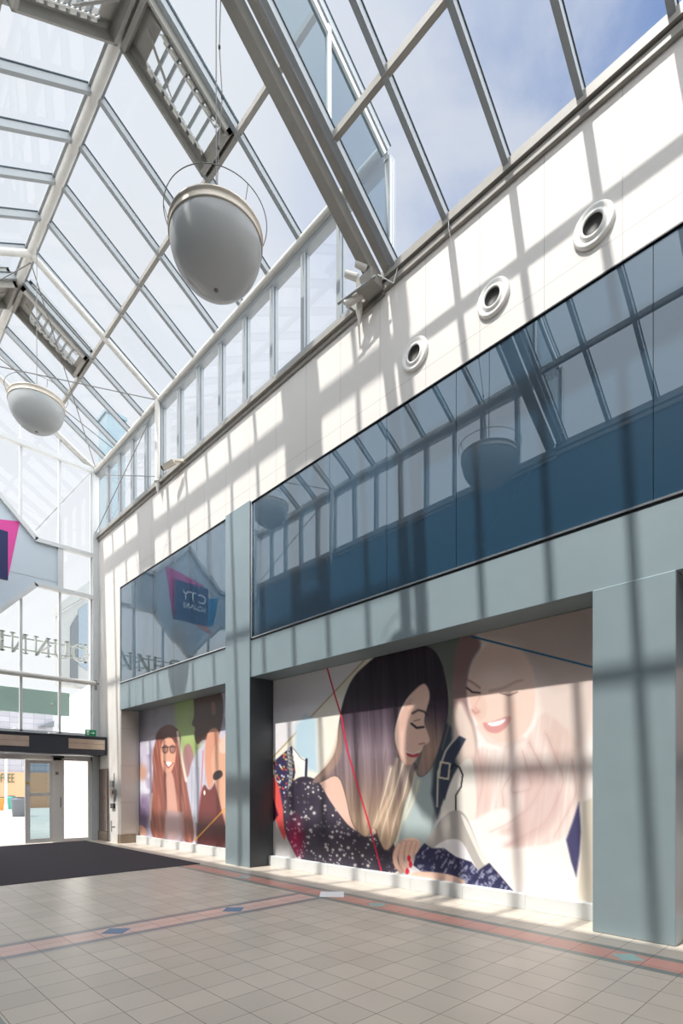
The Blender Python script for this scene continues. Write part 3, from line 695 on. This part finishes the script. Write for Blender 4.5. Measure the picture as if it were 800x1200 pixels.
    for q_ in ([(440,890),(436,930),(430,970)],[(452,880),(446,930),(440,985)],[(420,870),(416,910),(414,950)]):
        q_=smooth_open(q_); p.line(q_,1.6,(110,84,76),.35,1.5,.4)
    # face in profile
    p.P(S([(496,799),(502,806),(504,818),(499,832),(496,846),(502,862),(504,870),(496,873),(495,880),(489,884),(488,890),(480,899),(471,893),(465,878),(462,858),(468,836),(480,814)]),(238,200,182),2)
    p.ell(474,862,8,14,(246,206,190),1.2,.5); p.P(smooth([(466,838),(474,826),(484,816),(480,840),(470,862)],2),(214,170,154),5,.5); p.line([(483,836),(490,832),(497,834),(500,838)],2.4,(66,48,52),.8,1.5); p.line([(482,848),(488,853),(496,852)],2.6,(40,30,38),.9,1.2); p.line([(485,845),(492,843)],1.2,(90,60,60),.6,1)
    p.line([(497,871),(491,872)],1.6,(160,100,90),.8,1.2); p.P(S([(474,882),(482,884),(492,882),(490,887),(480,888)]),(198,84,92),1); p.line([(475,880),(484,884),(492,880)],1.0,(250,240,236),.9,.8)
    p.line([(466,880),(474,893),(482,899)],2,(206,150,130),.6,2)
    p.line([(465,890),(458,930),(440,970)],4,(240,214,184),.6,3)
    # ribbon
    p.line([(383,782),(392,814),(400,840),(407,880),(418,918),(432,965),(447,1022)],1.7,(214,44,70))
    # straps, buckle, hangers
    p.P(S([(512,960),(524,925),(536,898),(552,885),(556,905),(560,960),(545,965)]),(238,232,222),2)
    p.P([(516,894),(527,875),(538,862),(546,866),(533,890),(528,912),(521,938),(517,930)],(64,70,88),1.5)
    p.line([(512,945),(513,905),(522,880),(532,866)],2,(206,200,188),1,1)
    p.line([(516,893),(527,895),(525,913),(514,911),(516,893)],2.2,(206,198,176)); 
    p.line([(528,901),(532,896),(538,899),(542,908),(540,922),(534,932),(534,950)],1.9,(44,42,46))
    hang=[(534,948),(545,953),(553,972),(562,996),(573,1014),(562,1024),(552,1006),(542,986),(531,982),(514,987),(496,1006),(496,990),(508,972),(520,955)]
    p.P(S(hang),(186,180,174),1.2); p.P(S([(539,952),(548,962),(561,994),(572,1012),(567,1016),(552,985),(542,962)]),(232,228,220),1)
    lace=[(487,1000),(497,988),(506,994),(520,994),(534,1004),(552,1010),(560,1020),(573,1011),(586,1026),(602,1045),(572,1042),(545,1037),(500,1026),(484,1014)]
    ml=p.poly(lace,1.5); p.put(ml,(52,52,84)); p.put(ml*np.clip((vnoise(U+.5*V,V,3.1,33,1.8)*.6+vnoise(U,V,1.7,34,1)*.4-.52)*5,0,1)*.7,(190,194,214))
    p.P(S([(480,1022),(500,1021),(525,1024),(548,1032),(540,1042),(480,1034)]),(238,200,180),1.2)
    # hand with red nails
    p.P(S([(464,992),(472,983),(484,981),(494,986),(490,998),(484,1004),(470,1002)]),(236,194,174),1.5)
    for q_ in ([(468,990),(462,1002),(464,1014),(470,1020)],[(473,988),(469,1003),(471,1015),(477,1022)],[(479,988),(476,1002),(479,1014)],[(485,988),(482,998),(481,1007)]):
        q_=smooth_open(q_); p.line(q_,6.4,(188,134,118),.8,1); p.line(q_,5.2,(238,196,176),1,1)
    for x,y in ((479,1006),(481,1013),(477,1021)): p.ell(x,y,2.1,3.8,(226,48,76),.4)
    return p.c
def paint_small(U,V,Y,Z):
    p=Paint(U,V,(214,206,222)); S=lambda q:smooth(q,2)
    n=vnoise(U,V,7,51,2.2); p.put(np.clip((n-.45)*3,0,1)*.6,(150,130,160)); n=vnoise(U,V,6,52,1.5); p.put(np.clip((n-.6)*4,0,1)*.6,(240,244,252)); 
    p.P([(155,820),(215,800),(215,850),(155,875)],(150,146,152),8,.8)
    p.P([(204,815),(238,805),(236,870),(226,895),(208,900)],(166,190,110),8,.9); p.ell(166,905,6,9,(214,150,110),1,.7); p.ell(166,960,9,24,(100,76,112),.9,.8)
    p.P(S([(158,968),(168,966),(174,980),(158,982)]),(206,160,140),2)
    # background people
    p.P(S([(213,880),(221,868),(228,885),(224,905),(216,915)]),(176,130,130),2)
    # white shirt figure
    p.P(S([(222,900),(230,880),(240,872),(246,900),(244,990),(222,985),(218,935)]),(206,204,216),2)
    for k in range(5): p.line([(225+k*4,898+k),(224+k*3.4,960)],1,(150,160,190),.5,1.5)
    # man
    p.P(S([(226,812),(242,800),(258,805),(263,830),(258,860),(250,872),(240,866),(236,868),(231,874),(227,862),(229,852),(224,850),(228,838)]),(96,66,58),1.6)
    p.P(S([(240,858),(256,850),(258,880),(254,900),(246,930),(240,910)]),(226,160,132),2); p.P(S([(247,822),(252,822),(253,838),(248,838)]),(150,100,84),1.5)
    p.P(S([(238,915),(246,930),(256,905),(268,900),(268,1000),(230,994),(232,950)]),(120,52,50),2)
    p.P([(230,965),(268,968),(268,1000),(230,995)],(86,34,36),4,.8)
    p.P(S([(248,880),(256,868),(266,862),(266,975),(262,960),(254,925),(247,905)]),(232,176,146),2); p.P(S([(256,870),(268,855),(268,880),(258,885)]),(236,204,186),2)
    p.P(S([(249,906),(259,901),(262,910),(250,916)]),(56,44,46),1.2)
    p.line([(238,880),(236,920),(232,960)],1.4,(220,120,140),.8); p.ell(239.5,929,1.2,3,(246,236,220),.5)
    # woman with hat and glasses
    p.P(S([(182,870),(186,856),(198,850),(208,854),(212,866),(211,880),(216,905),(222,940),(228,975),(226,990),(212,985),(206,940),(200,960),(198,985),(176,985),(177,940),(180,905),(178,885)]),(150,88,76),1.8)
    m=p.poly([(175,850),(228,850),(228,990),(175,990)],1); n=vnoise(U-.12*(V-850),V,1.6,61,14)
    hm=p.poly(S([(182,870),(186,856),(198,850),(208,854),(212,866),(211,880),(216,905),(222,940),(228,975),(226,990),(212,985),(206,940),(200,960),(198,985),(176,985),(177,940),(180,905),(178,885)]),1.8)
    p.put(hm*np.clip(n-.4,0,1)*1.2,(214,140,116))
    p.P(S([(181,868),(185,855),(197,848),(208,853),(213,866),(208,872),(190,866)]),(112,66,58),1.5)
    p.P(S([(189,868),(199,862),(206,872),(206,888),(203,900),(197,910),(191,902),(188,888)]),(236,176,150),1.5); p.P(S([(193,905),(202,902),(206,930),(212,985),(192,985),(196,940)]),(222,168,150),2)
    p.P([(194,950),(214,952),(216,990),(192,986)],(196,168,172),4,.8)
    for x in (193.5,202): p.ell(x,878,3.6,5,(92,60,56),.35,.85); p.ell(x,878,2.6,3.8,(196,146,132),.4,.8)
    p.line([(189,876),(206,875)],1,(70,44,44)); p.P(S([(193,893),(200,892),(202,896),(197,899)]),(250,244,240),.8); p.line([(192,892),(197,900),(203,894)],1.2,(176,80,76),.9)
    p.line([(208,858),(213,890),(218,915)],3,(250,236,214),.9,2); p.line([(178,930),(176,960)],2,(250,230,204),.7,2)
    p.line([(228,985),(268,943)],1.5,(240,170,60))
    return p.c
def paint_edge(U,V,Y,Z):
    p=Paint(U,V,(236,226,220)); n=vnoise(Y*30,Z*30,14,71,2); p.put(np.clip((n-.4)*3,0,1)*.6,(196,150,140)); n=vnoise(Y*30,Z*30,22,72,1); p.put(np.clip((n-.55)*4,0,1)*.6,(150,140,150)); return p.c
for nm,y0,y1,pf,st,lb in (('mural_panel',2.45,9.02,paint_big,.0135,'large shopfront mural of two women looking at clothes on hangers'),
                    ('mural_panel.001',9.9,15.62,paint_small,.016,'smaller far mural of a woman in glasses with long auburn hair'),
                    ('mural_panel.002',-5.5,1.5,paint_edge,.06,'sliver of another pinkish mural at the right edge behind the near pillar')):
    r=empty(nm,(XM,(y0+y1)/2,.2),label=lb,cat='mural'); off=(-XM,-(y0+y1)/2,-.2)
    o=print_sheet(y0,y1,.2,3.77,st,pf,'print',r); o.location=off
    for n2,b,m in (('board',MB().box(XM+.004,XM+.03,y0,y1,.2,3.77),M['white']),
                ('edge_frame',MB().box(XM-.05,XM+.02,y1,y1+.06,0,3.77),M['white'] if pf is paint_big else M['header']),('edge_frame',MB().box(XM-.05,XM+.02,y0-.05,y0,0,3.77),M['white'] if pf is paint_big else M['header'])):
        o=b.build(n2,m,r); o.location=off
    b=MB(); k=y0+.0
    while k<y1-.01:
        e=min(k+.95,y1); b.cbox(6.63,XM+.03,k+.001,e-.001,0,.2,c=.004); k=e
    o=b.build('white_base',M['white'],r); o.location=off

# ------------------------------------------------------------------ pendant lamps
def build_lamp():
    r=empty('pendant_lamp',(0,0,0))
    R=.512
    prof=[(R*math.cos(a),-R*1.04*math.sin(a)) for a in [PI/2*k/20 for k in range(20)]]+[(.002,-R*1.04)]
    dome=MB().lathe(prof[::-1],(0,0,0),56).build('glass_dome',M['dome'],r)
    MB().lathe([(.50,-.015),(.522,-.015),(.525,0),(.515,.012),(.515,.07),(.53,.08),(.53,.095),(.51,.10),(.49,.08),(.49,-.01),(.50,-.015)],(0,0,0),56).build('rim_band',M['lamp_rim'],r)
    MB().lathe([(.002,.08),(.5,.08)],(0,0,0),56).build('top_plate',M['alu2'],r)
    MB().lathe([(.002,-.545),(.02,-.545),(.028,-.53),(.028,-.51)],(0,0,0),16).build('finial',M['alu2'],dome)
    ring=MB().torus((0,0,.26),.57,.005).build('wire_ring',M['cable'],r)
    for k in range(3):
        a=k*2*PI/3+.6; b=MB(); b.tube((.53*math.cos(a),.53*math.sin(a),.12),(.57*math.cos(a),.57*math.sin(a),.26),.005,n=6)
        b.build('ring_stay',M['cable'],ring)
    return r
def copy_tree(o,parent=None):
    c=o.copy(); C.objects.link(c); c.parent=parent
    for ch in o.children: copy_tree(ch,c)
    return c
lp=build_lamp()
lp2=copy_tree(lp)
for o,loc,top,lb in ((lp,(RX,5.42,7.78),10.85,'big opal dome pendant lamp with cream rim hanging nearest the camera'),(lp2,(RX,12.35,9.42),12.68,'opal dome pendant lamp further off, hanging near the left edge')):
    o.location=loc; tag(o,lb,'pendant lamp','dome pendant lamps under the ridge')
    q=MB().tube((0,0,.08),(0,0,top-loc[2]),.007,n=6).build('suspension_cable',M['cable'],o)
# power cables with clips, near the big lamp
r=empty('power_cable',(RX,5.6,10.6),label='thin drooping cable with small clips hanging above the big pendant lamp',cat='cable')
b=MB(); pts=[(3.45,5.6,10.95),(3.42,5.58,10.3),(3.44,5.55,9.7),(3.36,5.5,9.0),(3.30,5.45,8.1)]
for a,c in zip(pts[:-1],pts[1:]): b.tube(a,c,.006,n=6)
o=b.build('wire',M['cable'],r); o.location=(-RX,-5.6,-10.6)
for x,y,z in pts[1:4]:
    o=MB().tube((x,y,z-.015),(x,y,z+.015),.014,n=8).build('clip',M['black'],r); o.location=(-RX,-5.6,-10.6)

# ------------------------------------------------------------------ wall duct nozzles
proto=None
for k,(y,lb) in enumerate(((2.363,'round ivory air nozzle nearest the camera on the white wall'),(3.60,'round ivory air nozzle, middle of three on the white wall'),(4.85,'round ivory air nozzle furthest left of three on the white wall'))):
    if proto is None:
        proto=empty('air_nozzle',(W,y,7.805))
        MB().lathe([(.225,0),(.225,-.03),(.215,-.045),(.195,-.05),(.17,-.035),(.155,-.03),(.14,-.055),(.12,-.06),(.108,-.05),(.105,-.01)],(0,0,0),48,'x').build('flange_ring',M['ivory'],proto)
        MB().lathe([(.106,-.045),(.100,-.004),(.002,-.004)],(0,0,0),40,'x').build('duct_hole',M['hole'],proto)
        o=proto
    else: o=copy_tree(proto); o.location=(W,y,7.805)
    tag(o,lb,'air nozzle','air nozzles in a row on the white wall')

# CCTV, floodlight cluster
r=empty('security_camera',(6.2,11.6,9.1),label='small beige security camera on a bracket under the clerestory sill',cat='camera'); off=(-6.2,-11.6,-9.1)
for n,b,m in (('housing',MB().bar((5.98,11.70,9.13),(5.86,11.98,9.05),.12,.11),M['lamp_rim']),('lens_hood',MB().bar((5.865,11.97,9.055),(5.84,12.02,9.04),.10,.09),M['black']),
              ('bracket',MB().bar((5.98,11.66,9.13),(6.2,11.45,9.12),.07,.05).cbox(6.17,6.2,11.36,11.54,9.03,9.2),M['lamp_rim'])):
    o=b.build(n,m,r); o.location=off
r=empty('floodlight_cluster',(6.1,5.75,9.1),label='grey floodlights and cable boxes clustered at the foot of the big roof beam',cat='floodlights'); off=(-6.1,-5.75,-9.1)
for n,b,m in (('junction_box',MB().cbox(5.86,6.1,5.40,5.72,9.06,9.24).cbox(5.9,6.02,5.45,5.66,9.24,9.30),M['alu2']),
              ('spotlight',MB().tube((5.98,5.72,9.12),(5.86,5.95,9.02),.075,.06),M['tube']),('spotlight',MB().tube((5.88,5.50,9.28),(5.76,5.62,9.36),.06,.05),M['tube']),
              ('spotlight',MB().tube((5.9,5.72,9.30),(5.78,5.86,9.38),.055,.05),M['tube']),
              ('mounting_bar',MB().tube((5.90,5.35,9.08),(5.80,6.05,9.06),.02,n=8).tube((5.86,6.0,9.1),(6.1,6.0,9.1),.02,n=8),M['alu']),
              ('cone_foot',MB().tube((6.08,5.86,9.1),(6.08,5.86,8.98),.07,.05).tube((6.08,5.86,8.98),(6.08,5.86,8.78),.05,.012),M['tube']),
              ('cable_loop',MB().tube((6.0,5.4,9.2),(6.12,5.2,9.02),.006,n=6).tube((6.12,5.2,9.02),(6.12,5.12,9.2),.006,n=6),M['pure'])):
    o=b.build(n,m,r); o.location=off
o=MB().tube((6.11,4.22,9.26),(6.10,4.22,9.10),.005,n=6).tube((6.10,4.22,9.10),(6.195,4.22,8.88),.005,n=6).build('dangling_wire',M['pure'],None,(6.13,4.29,9.4)); tag(o,'short white wire dangling from the gutter of the lower roof','wire')

# ------------------------------------------------------------------ outside
g=MB().quad((-60,YE+.1,-.01),(80,YE+.1,-.01),(80,140,-.01),(-60,140,-.01)).build('ground',M['pave'],None,(0,60,0)); g['kind']='structure'
# mirrored sign letters on rails, seen from behind
def glyph(ch,w,h):
    s=.17*w; t=.05*h; P=[]
    rect=lambda x0,x1,z0,z1:[(x0,z0),(x1,z0),(x1,z1),(x0,z1)]
    if ch=='D':
        P=[rect(.05*w,.05*w+s,0,h),rect(0,.5*w,0,t),rect(0,.5*w,h-t,h)]
        n=12
        for k in range(n):
            a0,a1=-PI/2+PI*k/n,-PI/2+PI*(k+1)/n
            f=lambda a,rx,rz:(.42*w+rx*math.cos(a),h/2+rz*math.sin(a))
            P.append([f(a0,.40*w,h/2-t),f(a0,.58*w,h/2),f(a1,.58*w,h/2),f(a1,.40*w,h/2-t)])
    elif ch=='U':
        P=[rect(.08*w,.08*w+s,.28*h,h),rect(.0,.34*w,h-t,h),rect(.82*w,.9*w,.28*h,h),rect(.7*w,w,h-t,h)]
        n=10
        for k in range(n):
            a0,a1=PI+PI*k/n,PI+PI*(k+1)/n; f=lambda a,rx,rz:(.49*w+rx*math.cos(a),.28*h+rz*math.sin(a))
            P.append([f(a0,.30*w,.20*h),f(a0,.41*w,.28*h),f(a1,.41*w,.28*h),f(a1,.30*w,.20*h)])
    elif ch=='N':
        P=[rect(.1*w,.18*w,0,h),rect(0,.3*w,0,t),rect(.82*w,.9*w,0,h),rect(.7*w,w,h-t,h),rect(0,.28*w,h-t,h),[(.10*w,h),(.28*w,h),(.9*w,0),(.74*w,0)]]
    elif ch=='E':
        P=[rect(.08*w,.08*w+s,0,h),rect(0,.85*w,0,t),rect(0,.85*w,h-t,h),rect(.1*w,.65*w,h/2-t/2,h/2+t/2),rect(.79*w,.85*w,0,.2*h),rect(.79*w,.85*w,.8*h,h),rect(.6*w,.65*w,.4*h,.6*h)]
    elif ch=='S':
        pts=[(.85,.78),(.75,.93),(.5,.98),(.25,.92),(.15,.75),(.25,.6),(.5,.5),(.75,.4),(.86,.25),(.75,.08),(.5,.02),(.25,.07),(.12,.22)]
        for a,c in zip(pts[:-1],pts[1:]):
            d=Vector((c[0]-a[0],c[1]-a[1])).normalized(); q=Vector((-d.y,d.x))*.065
            P.append([((a[0]+q.x)*w,(a[1]+q.y)*h),((a[0]-q.x)*w,(a[1]-q.y)*h),((c[0]-q.x)*w,(c[1]-q.y)*h),((c[0]+q.x)*w,(c[1]+q.y)*h)])
    return P
r=empty('rooftop_letter_sign',(4.5,18.1,5.6),label='shop name letters in serif on two rails, seen from behind through the glazing',cat='sign'); off=(-4.5,-18.1,-5.6)
h=.58; lw=.48
for ch,xr in zip('DUNNES',(6.27,5.74,5.2,4.58,3.98,3.4)):
    b=MB()
    for poly in glyph(ch,lw,h):
        q=[(xr-x,5.55+z) for x,z in poly]; b.prism(q,18.08,18.16)
    o=b.build('letter',M['letter'],r); o.location=off
b=MB().box(.5,6.3,18.16,18.2,6.0,6.035).box(.5,6.3,18.16,18.2,5.66,5.695); o=b.build('rail',M['letter'],r); o.location=off
b=MB()
for x in (6.1,4.9,3.7): b.box(x-.03,x+.03,YE+.06,18.16,5.66,5.69)
o=b.build('rail_bracket',M['alu'],r); o.location=off
# sage panel outside above the doors
o=MB().cbox(.8,5.42*1.02,17.45,17.5,3.72,4.42).build('canopy_panel',M['teal_panel'],None,(3,17.47,3.72)); tag(o,'long sage green panel fixed outside above the entrance canopy','panel')
o2=MB()
for x in (1.5,3.3,5.0): o2.box(x-.02,x+.02,YE+.06,17.45,4.0,4.04)
q=o2.build('stay',M['alu'],o); q.location=(-3,-17.47,-3.72)
# white building to the right
o=MB().add([(7.0,19.5,-.01),(7.95,26.5,-.01),(16,26.5,-.01),(16,19.5,-.01),(7.0,19.5,5.3),(7.95,26.5,5.3),(16,26.5,5.3),(16,19.5,5.3)],[(3,2,1,0),(4,5,6,7),(0,1,5,4),(1,2,6,5),(2,3,7,6),(3,0,4,7)]).build('building',M['render'],None,(11,23,0)); tag(o,'plain white rendered building outside behind the right-hand door','building')
# grey bay with window and sloping roof
r=empty('building',(7.1,22.5,5.5),label='grey clad bay with a sloping top and window, behind the sign letters',cat='building'); off=(-7.1,-22.5,-5.5)
for n,b,m in (('wall',MB().prism([(6.62,5.45),(7.66,5.45),(7.66,9.05),(6.62,8.1)],22,22.5),M['ext_grey']),
              ('roof_edge',MB().prism([(6.55,8.12),(6.55,8.42),(7.68,9.62),(7.68,9.1)],21.9,22.6),M['ext_grey']),
              ('recess',MB().prism([(7.0,5.75),(7.27,5.75),(7.25,8.2),(7.0,7.7)],21.97,22.0),M['ext_dark']),
              ('window_glass',MB().quad((7.28,21.98,6.3),(7.62,21.98,6.1),(7.62,21.98,8.75),(7.28,21.98,8.4)),M['bglass'])):
    o=b.build(n,m,r); o.location=off
# coffee shop and stone building behind
YB=46.
def at(u,v,y):
    rr=(u-400)/f_; dx,dy,dz=Fv[0]+rr*Rv[0],Fv[1]+rr*Rv[1],(922-v)/f_; t=y/dy; return dx*t,1.6+dz*t
r=empty('building',(6,YB+4,0),label='grey stone building with an orange coffee shop front, beyond the open door',cat='building'); off=(-6,-YB-4,0)
x1,zt=at(62,836,YB); x0=-10; _,zo=at(10,905,YB)
xa,_=at(29,905,YB)
for n,b,m in (('stone_wall',MB().box(x0,x1,YB,YB+8,zo,zt),M['stone']),('shopfront',MB().box(x0,x1,YB-.15,YB+8,-.01,zo),M['shop']),('roof_edge',MB().prism([(at(44,852,YB)[0],at(44,852,YB)[1]),(x1,at(62,852,YB)[1]),(x1,at(62,845,YB)[1])],YB-.3,YB),M['ext_dark'])):
    o=b.build(n,m,r); o.location=off
xc,zc=at(1.5,912.3,YB); 
o=text_mesh('COFFEE',.95,.02,M['green_txt'],'lettering',r,Matrix.Translation((xc,YB-.18,zc))@Matrix.Rotation(PI/2,4,'X')@Matrix.Diagonal((.5,1,1,1))); o.location=off
# lamp post + bins
x,_=at(7,900,40); o=MB().tube((x,40,0),(x,40,5.2),.07,.05).tube((x,40,5.2),(x+.5,40,5.4),.05,.04).tube((x,40,0),(x,40,.5),.12,.1).build('street_lamp',M['white'],None,(x,40,0)); tag(o,'slim white street lamp post outside in front of the coffee shop','lamp post')
def bin_(x,y,s,m,lb):
    r=empty('litter_bin',(x,y,0),label=lb,cat='bin')
    MB().lathe([(.002,0),(.30*s,0),(.36*s,.9*s),(.38*s,.92*s),(.38*s,.98*s),(.33*s,1.0*s)],(0,0,0),24).build('body',m,r)
    MB().lathe([(.33*s,1.0*s),(.28*s,1.06*s),(.002,1.08*s)],(0,0,0),24).build('lid',M['black'],r)
q=at(21.8,940,33); bin_(q[0],33,.98,M['bin'],'dark grey round litter bin just outside the open door')
q=at(13,930,44); bin_(q[0],44,.9,M['binteal'],'teal bin standing in front of the coffee shop')
q=at(1.5,930,42.5); bin_(q[0],42.5,.85,M['binorange'],'orange bin beside the street lamp outside the coffee shop')
# chimney block and guy cable beyond the clerestory
o=MB().cbox(7.05,7.7,18.6,19.3,9.0,14.2).cbox(7.0,7.75,18.55,19.35,14.2,14.32).build('vent_tower',M['ext_grey'],None,(7.6,19,9)); tag(o,'grey blue box tower outside, seen over the far corner of the eaves','tower')
M['ext_tower']=mat('blue_grey_metal',(118,136,144),.5); o.data.materials[0]=M['ext_tower']
o=MB().tube((4.65,17.6,9.1),(7.35,18.5,13.2),.012,n=6).build('guy_wire',M['cable'],None,(5,18,9.1)); tag(o,'dark diagonal guy wire outside behind the end glazing','wire')

# ------------------------------------------------------------------ light
S=bpy.context.scene
sun=bpy.data.lights.new('sun','SUN'); sun.energy=6.0; sun.angle=math.radians(.9); sun.color=(1,.955,.9)
so=bpy.data.objects.new('sun',sun); C.objects.link(so); d=Vector((1,-.13,-1.65)); so.rotation_euler=d.to_track_quat('-Z','Y').to_euler(); so.location=(-5,5,20)
w=bpy.data.worlds.new('sky'); S.world=w; w.use_nodes=True; N=w.node_tree.nodes; L=w.node_tree.links; bg=N['Background']
tc=N.new('ShaderNodeTexCoord'); nz=N.new('ShaderNodeVectorMath'); nz.operation='NORMALIZE'; L.new(tc.outputs['Generated'],nz.inputs[0])
sp=N.new('ShaderNodeSeparateXYZ'); L.new(nz.outputs[0],sp.inputs[0])
def mr(x,a,b,c,d_,st='SMOOTHSTEP'):
    n=N.new('ShaderNodeMapRange'); n.interpolation_type=st; L.new(x,n.inputs[0]); 
    for i,v in enumerate((a,b,c,d_)): n.inputs[i+1].default_value=v
    return n.outputs[0]
# cloud layer laid on a plane overhead
zc=mth(N,L,'MAXIMUM',sp.outputs[2],.08); cx=mth(N,L,'DIVIDE',sp.outputs[0],zc); cy=mth(N,L,'DIVIDE',sp.outputs[1],zc)
cb=N.new('ShaderNodeCombineXYZ'); L.new(cx,cb.inputs[0]); L.new(cy,cb.inputs[1])
n1=N.new('ShaderNodeTexNoise'); n1.inputs['Scale'].default_value=3.2; n1.inputs['Detail'].default_value=7; n1.inputs['Roughness'].default_value=.55; n1.inputs['Distortion'].default_value=.3; L.new(cb.outputs[0],n1.inputs['Vector'])
blue=mr(sp.outputs[0],.30,.66,0,1)
blue=mth(N,L,'MULTIPLY',blue,mr(sp.outputs[2],.62,.79,.08,1))
cl=mr(n1.outputs[0],.38,.66,0,1)
sky=mixc(N,L,blue,(.84,.88,.95,1),(.20,.32,.62,1))
sky=mixc(N,L,mth(N,L,'MULTIPLY',cl,.62),sky,(.84,.86,.90,1))
low=mr(sp.outputs[2],.15,.62,1,0); sky=mixc(N,L,mth(N,L,'MULTIPLY',low,mth(N,L,'SUBTRACT',1.0,blue)),sky,(1.0,1.02,1.04,1))
# sun-side sky slightly brighter; unseen sky behind camera and overhead boosted as added fill
west=mr(sp.outputs[0],-.05,-.7,0,1); up=mr(sp.outputs[2],-.1,.1,0,1)
south=mr(sp.outputs[1],.15,-.35,0,1); zen=mr(sp.outputs[2],.83,.95,0,1)
bright=mth(N,L,'MULTIPLY_ADD',west,.5,1.0)
bright=mth(N,L,'MULTIPLY_ADD',south,2.3,bright); bright=mth(N,L,'MULTIPLY_ADD',zen,2.6,bright)
vs=N.new('ShaderNodeVectorMath'); vs.operation='SCALE'; L.new(sky,vs.inputs[0]); L.new(bright,vs.inputs['Scale'])
L.new(vs.outputs[0],bg.inputs['Color']); bg.inputs['Strength'].default_value=1.0

# ------------------------------------------------------------------ camera
cam=bpy.data.cameras.new('camera'); co=bpy.data.objects.new('camera',cam); C.objects.link(co); S.camera=co
cam.sensor_fit='HORIZONTAL'; cam.sensor_width=36; cam.lens=f_*36/800; cam.shift_y=(922-600)/800; cam.clip_start=.02; cam.clip_end=500
co.location=(0,0,1.6); co.rotation_euler=(PI/2,0,-AZ)
S.view_settings.view_transform='Standard'; S.view_settings.look='None'; S.view_settings.exposure=0; S.view_settings.gamma=1; S.view_settings.use_curve_mapping=False
try:
    S.cycles.max_bounces=10; S.cycles.transparent_max_bounces=24; S.cycles.diffuse_bounces=5; S.cycles.glossy_bounces=5; S.cycles.sample_clamp_indirect=6
except Exception: pass
